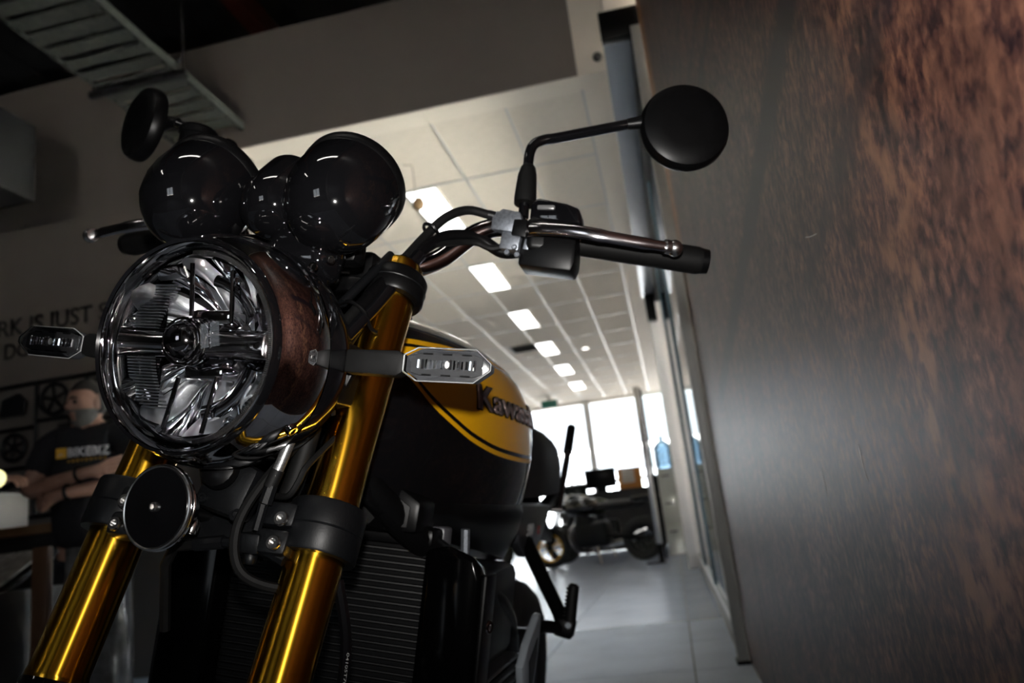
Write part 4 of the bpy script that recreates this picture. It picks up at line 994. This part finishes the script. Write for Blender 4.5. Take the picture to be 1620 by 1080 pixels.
# second printed line: dull yellow letter-like strokes too small to read in the photograph
ln = MB()
for k in range(9): ln.box((-.036+k*.020, -.153+.35*3*(-.036+k*.020)**2, 1.278+.0006*k), (.012, .002, .014 if k % 3 else .010))
obj('shirt_print_line', ln, mat('shirt_ochre', (.36, .2, .02), .7), man)['kind'] = 'stuff'
obj('watch', MB().torus((-.02, -.206, 1.125), (1, -.15, .12), .033, .009, 20, 8), BLACK_SATIN, man)
obj('wrist_band', MB().torus((.035, -.218, 1.203), (1, -.3, .15), .034, .007, 20, 8), BLACK_SATIN, man)

armsB = {'r': dict(el=(-.27, .02, 1.12), wr=(-.25, -.18, 1.02), pa=(-.245, -.24, 1.00), dir=(0, -1, -.2), side=(1, 0, 0), up=(0, 0, 1)),
         'l': dict(el=(.30, -.05, 1.14), wr=(.45, -.16, 1.20), pa=(.505, -.18, 1.205), dir=(1, -.25, -.1), side=(0, 1, .3), up=(.1, .2, 1))}
pb = person((-3.475, 3.20, 0), R(10), R(10), 'second person at the left edge, dark sleeve, one open hand reaching in', armsB, False)
sl = {'a': (.17, .01, 1.39, .082), 'b': (.29, -.04, 1.16, .066), 'c': (.43, -.15, 1.196, .042)}
obj('sleeve', skin_mesh(sl, [('a', 'b'), ('b', 'c')], 2), mat('navy_sleeve', (.008, .010, .022), .8), pb)

# ------------------------------------------------------------------ left side: wall sculpture, counter and what stands on it
SPR = mat('black_sprue', (.006, .006, .007), .45)
sp = thing('wall_sculpture', 'black giant model-kit frame with wheels and engine parts on the grey wall', 'wall decoration', (-4.35, 5.19, 1.72))
def fbar(x0, z0, x1, z1, r=.016): return MB().tube([(x0, -.02, z0), (x1, -.02, z1)], r, 8)
for (a, b_, c, d) in ((-.66, .50, .66, .50), (-.66, -.52, .66, -.52), (-.68, .48, -.68, -.50), (.68, .48, .68, -.50), (-.30, .5, -.30, -.5), (.14, .5, .14, -.5), (-.68, .16, -.3, .16), (-.68, -.14, -.3, -.14), (-.3, .20, .66, .20), (-.3, -.10, .66, -.10)):
    obj('frame_bar', fbar(a, b_, c, d), SPR, sp)
def kwheel(x, z, r, n_=5):
    w = obj('kit_wheel', MB().torus((x, -.025, z), (0, 1, 0), r, .016, 32, 8), SPR, sp)
    for k in range(n_):
        q = 2*math.pi*k/n_+.4; obj('kit_spoke', MB().tube([(x, -.025, z), (x+r*math.cos(q), -.025, z+r*math.sin(q))], .012, 6), SPR, w)
kwheel(-.14, .35, .115); kwheel(.30, .35, .115); kwheel(-.49, .02, .10, 6); kwheel(-.20, -.32, .09)
random.seed(11)
obj('kit_tank', MB().prism([(-.62, .26), (-.60, .40), (-.45, .44), (-.38, .36), (-.40, .26)], (0, -.04, 0), (1, 0, 0), (0, 0, 1), (0, .03, 0), .01), SPR, sp)
obj('kit_seat', MB().prism([(-.62, -.22), (-.36, -.20), (-.34, -.26), (-.60, -.29)], (0, -.04, 0), (1, 0, 0), (0, 0, 1), (0, .03, 0), .008), SPR, sp)
obj('kit_engine', MB().box((.0, -.03, .05), (.20, .03, .20), None, .02), SPR, sp)
for k in range(5): obj('kit_fin', MB().box((.35, -.03, -.02+.04*k), (.30, .03, .018), None, .004), SPR, sp)
for k in range(4): obj('kit_pipe', MB().tube(smooth([(-.60+.07*k, -.025, -.34), (-.58+.07*k, -.025, -.42), (-.62+.07*k, -.025, -.48)], 4), .014, 6), SPR, sp)
for k in range(4): obj('kit_fork', MB().tube([(.22+.1*k, -.025, -.16), (.22+.1*k, -.025, -.46)], .014, 6), SPR, sp)

WOOD = mottled('counter_wood', (.16, .085, .035), (.23, .125, .055), 6, .5)
DKCAB = mottled('dark_cabinet', (.012, .011, .011), (.018, .016, .016), 8, .5)
ct = thing('counter', 'dark shop counter with a wooden top beside the bearded man', 'counter', (-4.20, 4.05, 0))
obj('cabinet', MB().box((0, 0, .49), (2.0, .55, .98), None, .006), DKCAB, ct)
obj('counter_top', MB().box((0, 0, 1.005), (2.06, .62, .05), None, .006), WOOD, ct)
for k in range(3): obj('door', MB().box((-.66+k*.66, -.28, .5), (.62, .018, .86), None, .004), DKCAB, ct)
bx = thing('carton', 'plain white carton on the wooden counter top', 'box', (-3.86, 3.93, 1.03))
obj('body', MB().box((0, 0, .10), (.34, .26, .20), None, .004), mottled('white_card', (.30, .28, .27), (.35, .33, .31), 8, .7), bx)
obj('lid', MB().box((0, 0, .205), (.35, .27, .012), None, .002), mat('white_card2', (.36, .34, .33), .7), bx)
mo = thing('monitor', 'black computer monitor on the counter behind the bearded man', 'monitor', (-3.42, 4.22, 1.036))
obj('screen', MB().box((0, 0, .27), (.52, .04, .32), None, .008), BLACK_SATIN, mo)
obj('stand', MB().box((0, .0, .07), (.06, .03, .12), None, .006), BLACK_SATIN, mo)
obj('base', MB().box((0, 0, .008), (.24, .14, .014), None, .004), BLACK_SATIN, mo)
gl = thing('globe_lamp', 'small glowing round lamp on a thin stand at the left edge', 'lamp', (-2.392, 2.474, 0))
obj('stand', MB().tube([(0, 0, .0), (0, 0, 1.085)], .008, 10), BLACK_SATIN, gl)
obj('base', MB().lathe([(0, .0), (.07, 0), (.07, .012), (.015, .03), (0, .03)], (0, 0, 0), (0, 0, 1), 24), BLACK_SATIN, gl)
obj('globe', MB().ball((0, 0, 1.113), .035, 18, 12), emis('warm_globe', (1, .92, .45), 1.2), gl)
rk = thing('brochure_stand', 'black display stand with a sloped tray of printed brochures', 'display stand', (-2.72, 2.75, 0))
obj('body', MB().box((0, 0, .355), (.50, .40, .71), None, .006), DKCAB, rk)
obj('tray', MB().box((0, -.02, .76), (.48, .36, .02), Matrix.Rotation(R(28), 3, 'X'), .003), BLACK_SATIN, rk)
PAP = mottled('printed_paper', (.10, .09, .085), (.34, .31, .29), 25, .5)
for k in range(3):
    br = obj('brochure', MB().box((0, 0, 0), (.135, .30, .008)), PAP); br.location = (-2.87+k*.15, 2.725, .785); br.rotation_euler = (R(28), 0, 0)
    tag(br, 'printed brochure lying on the sloped tray, %s' % ('leftmost of three', 'middle of three', 'rightmost, next to the wooden board')[k], 'brochure', 'brochures on the display stand')
bd = thing('wooden_board', 'narrow brown wooden board standing beside the brochure stand', 'board', (-2.405, 2.72, 0))
obj('plank', MB().box((0, 0, .43), (.07, .03, .86), None, .003), mottled('brown_board', (.075, .035, .018), (.10, .05, .025), 10, .5), bd)
obj('foot', MB().box((0, 0, .01), (.12, .20, .02), None, .003), mottled('brown_board', (.075, .035, .018), (.10, .05, .025), 10, .5), bd)
pbag = MB(); rows = []
random.seed(3)
for i in range(12):
    z = .84*i/11; rows.append([Vector(((.12-.03*abs(i/11-.4))*math.cos(q)*(1+.10*math.sin(5*q+i)), .10*math.sin(q)*(1+.12*math.sin(3*q+2*i)), z)) for q in [2*math.pi*k/24 for k in range(24)]])
pbag.grid(rows, True, True)
bg_ = obj('plastic_bag', pbag, mottled('grey_plastic', (.06, .06, .06), (.13, .13, .13), 20, .25), None, sharp=60); bg_.location = (-2.20, 2.75, 0)
tag(bg_, 'crumpled grey plastic wrap standing beside the wooden board', 'plastic wrap')

# ------------------------------------------------------------------ far hall: partition post, cabinet, water bottle, desk, parked bikes
t = thing('partition', 'chrome post with a clear glass partition panel at the end of the aisle', 'partition', (-.255, 11.0, 0))
obj('post', MB().box((0, 0, 1.32), (.085, .06, 2.14), None, .006), STEEL, t)
obj('post_foot', MB().box((0, 0, .125), (.07, .07, .25), None, .006), BLACK_SATIN, t)
obj('black_seal', MB().box((.06, .0, 1.2), (.03, .03, 2.3)), BLACK_MATTE, t)
obj('glass', MB().box((.24, 0, 1.2), (.38, .012, 2.2)), GLASS2, t)
obj('cross_foot', MB().box((-.08, 0, .012), (.26, .06, .024), None, .004), BLACK_SATIN, t)
t = thing('filing_cabinet', 'pale grey filing cabinet behind the chrome post', 'cabinet', (.10, 12.72, 0))
GREYC = mat('pale_grey_steel', (.42, .42, .42), .45)
obj('body', MB().box((0, 0, .65), (.54, .46, 1.30), None, .006), GREYC, t)
for k in range(3):
    d_ = obj('drawer', MB().box((0, -.238, .24+k*.42), (.50, .02, .39), None, .004), GREYC, t)
    obj('handle', MB().box((-.15, -.252, .34+k*.42), (.12, .015, .02), None, .003), BLACK_SATIN, d_)
t = thing('water_bottle', 'large blue water bottle standing on the filing cabinet', 'bottle', (-.03, 12.66, 1.30))
WB = glass('blue_water', (.38, .47, .54), .1)
obj('bottle', MB().lathe([(0, 0), (.13, .0), (.14, .02), (.14, .09), (.133, .11), (.14, .13), (.14, .22), (.133, .24), (.14, .26), (.14, .33), (.10, .40), (.035, .44), (.03, .48), (0, .48)], (0, 0, 0), (0, 0, 1), 28), WB, t)
obj('cap', MB().lathe([(.033, .46), (.033, .50), (0, .50)], (0, 0, 0), (0, 0, 1), 16), mat('cap_blue', (.02, .08, .25), .4), t)
t = thing('printer', 'black office printer behind the blue water bottle', 'printer', (.12, 12.85, 1.30))
obj('body', MB().box((.10, .08, .22), (.22, .16, .44), None, .02), BLACK_SATIN, t)
obj('paper_feed', MB().box((.10, .10, .50), (.18, .03, .16), Matrix.Rotation(R(-15), 3, 'X'), .004), BLACK_SATIN, t)
t = thing('office_desk', 'dark office desk below the bright windows', 'desk', (-1.1, 16.0, 0))
obj('top', MB().box((0, 0, 1.12), (2.2, .8, .04), None, .005), DKCAB, t)
for sx in (-1, 1): obj('leg', MB().box((sx*1.05, 0, .55), (.05, .75, 1.10), None, .004), DKCAB, t)
obj('modesty_panel', MB().box((0, -.36, .56), (2.06, .02, 1.08)), DKCAB, t)
t = thing('desk_monitor', 'black monitor on the far desk in front of the window', 'monitor', (-1.33, 15.9, 1.14))
obj('screen', MB().box((0, 0, .27), (.62, .05, .38), None, .008), BLACK_SATIN, t)
obj('stand', MB().box((0, .03, .05), (.2, .12, .10), None, .006), BLACK_SATIN, t)
t = thing('orange_crate', 'orange box with a grey panel beside the far monitor', 'box', (-.75, 15.9, 1.14))
obj('body', MB().box((0, 0, .2), (.46, .3, .40), None, .006), mat('orange_card', (.42, .17, .03), .6), t)
obj('panel', MB().box((-.02, -.155, .24), (.24, .01, .26), None, .003), mat('grey_panel', (.5, .48, .45), .5), t)
for k, x in enumerate((-1.75, -.12)):
    t = thing('office_chair', ('black office chair at the left end of the far desk', 'black office chair at the right end of the far desk')[k], 'chair', (x, 15.1, 0))
    obj('seat', MB().box((0, 0, .48), (.48, .48, .09), None, .03), BLACK_MATTE, t)
    obj('backrest', MB().box((0, -.23, .98), (.46, .07, .62), None, .03), BLACK_MATTE, t)
    obj('column', MB().tube([(0, 0, .08), (0, 0, .45)], .03, 10), STEEL, t)
    for q in range(5): obj('leg', MB().tube([(0, 0, .10), (.28*math.cos(q*1.2566), .28*math.sin(q*1.2566), .03)], .022, 8), BLACK_SATIN, t)

def parked_bike(loc, rz, label, rimm, tankm):
    t = thing('parked_motorcycle', label, 'motorcycle', loc, rz, 'motorcycles parked across the far hall')
    # local: x = forward
    wheel(t, (.72, 0, .31), (0, 1, 0), .31, .06, .045, rimm, 'front_wheel', 6); wheel(t, (-.72, 0, .31), (0, 1, 0), .31, .075, .06, GOLDRIM, 'rear_wheel', 6)
    for s in (-1, 1):
        obj('fork', MB().tube([(.72, s*.10, .31), (.46, s*.10, .95)], .025, 10), CAST, t)
        obj('swingarm', MB().tube([(-.72, s*.11, .31), (-.15, s*.11, .42)], .03, 10), BLACK_SATIN, t)
        obj('mirror', MB().lathe([(.0, .008), (.05, .005), (.055, -.008), (0, -.01)], (.36, s*.40, 1.28), (1, 0, 0), 16), BLACK_SATIN, t)
        obj('mirror_stem', MB().tube([(.38, s*.24, 1.06), (.36, s*.36, 1.25)], .007, 6), BLACK_SATIN, t)
    obj('handlebar', MB().tube(smooth([(.26, -.40, 1.04), (.36, -.22, 1.06), (.42, -.08, 1.0), (.42, .08, 1.0), (.36, .22, 1.06), (.26, .40, 1.04)], 5), .014, 10), CHROME, t)
    obj('headlight', MB().lathe([(0, .08), (.06, .075), (.095, .05), (.10, .0), (.08, -.06), (.0, -.09)], (.56, 0, .92), (1, 0, 0), 24), BLACK_GLOSS, t)
    obj('engine', MB().box((.02, 0, .44), (.52, .36, .38), None, .07, 3), CAST, t)
    obj('cylinder', MB().box((.12, 0, .64), (.26, .34, .20), Matrix.Rotation(R(-15), 3, 'Y'), .02), CAST, t)
    obj('fuel_tank', MB().ball((.16, 0, .86), (.30, .15, .14), 20, 12), tankm, t)
    obj('seat', MB().ball((-.36, 0, .84), (.40, .13, .07), 20, 10), LEATHER, t)
    obj('tail', MB().prism([(-.60, .80), (-.95, .90), (-1.0, .94), (-.62, .92)], (0, -.07, 0), (1, 0, 0), (0, 0, 1), (0, .14, 0), .02), BLACK_GLOSS, t)
    obj('front_fender', MB().lathe([(.325, -.05), (.34, 0), (.325, .05)], (.72, 0, .31), (0, 1, 0), 14, False, (1, 0, 0), (R(-10), R(-130))), BLACK_GLOSS, t)
    obj('muffler', MB().tube([(.0, -.17, .24), (-.35, -.19, .28), (-.85, -.22, .42)], [.03, .05, .06], 14), CHROME, t)
    for s in (-1, 1): obj('header_pipe', MB().tube(smooth([(.26, s*.08, .62), (.38, s*.09, .45), (.26, s*.08, .22), (-.05, -.10+s*.04, .20)], 5), .022, 10), DARKCHROME, t)
    obj('side_stand', MB().tube([(-.05, .14, .30), (-.12, .30, .012)], .012, 8), STEEL, t)
    return t
YRIM = mat('yellow_rim', (.62, .32, .01), .35)
parked_bike((-1.22, 12.2, 0), R(172), 'black motorcycle with a yellow wheel rim parked across the far aisle', YRIM, BLACK_GLOSS)
parked_bike((-1.15, 13.4, 0), R(183), 'dark motorcycle parked behind the one with the yellow wheel', BLACK_SATIN, mat('dark_green_paint', (.03, .04, .01), .25))
parked_bike((-3.6, 13.2, 0), R(160), 'dark motorcycle parked farther left, mostly hidden by the front one', BLACK_SATIN, BLACK_GLOSS)
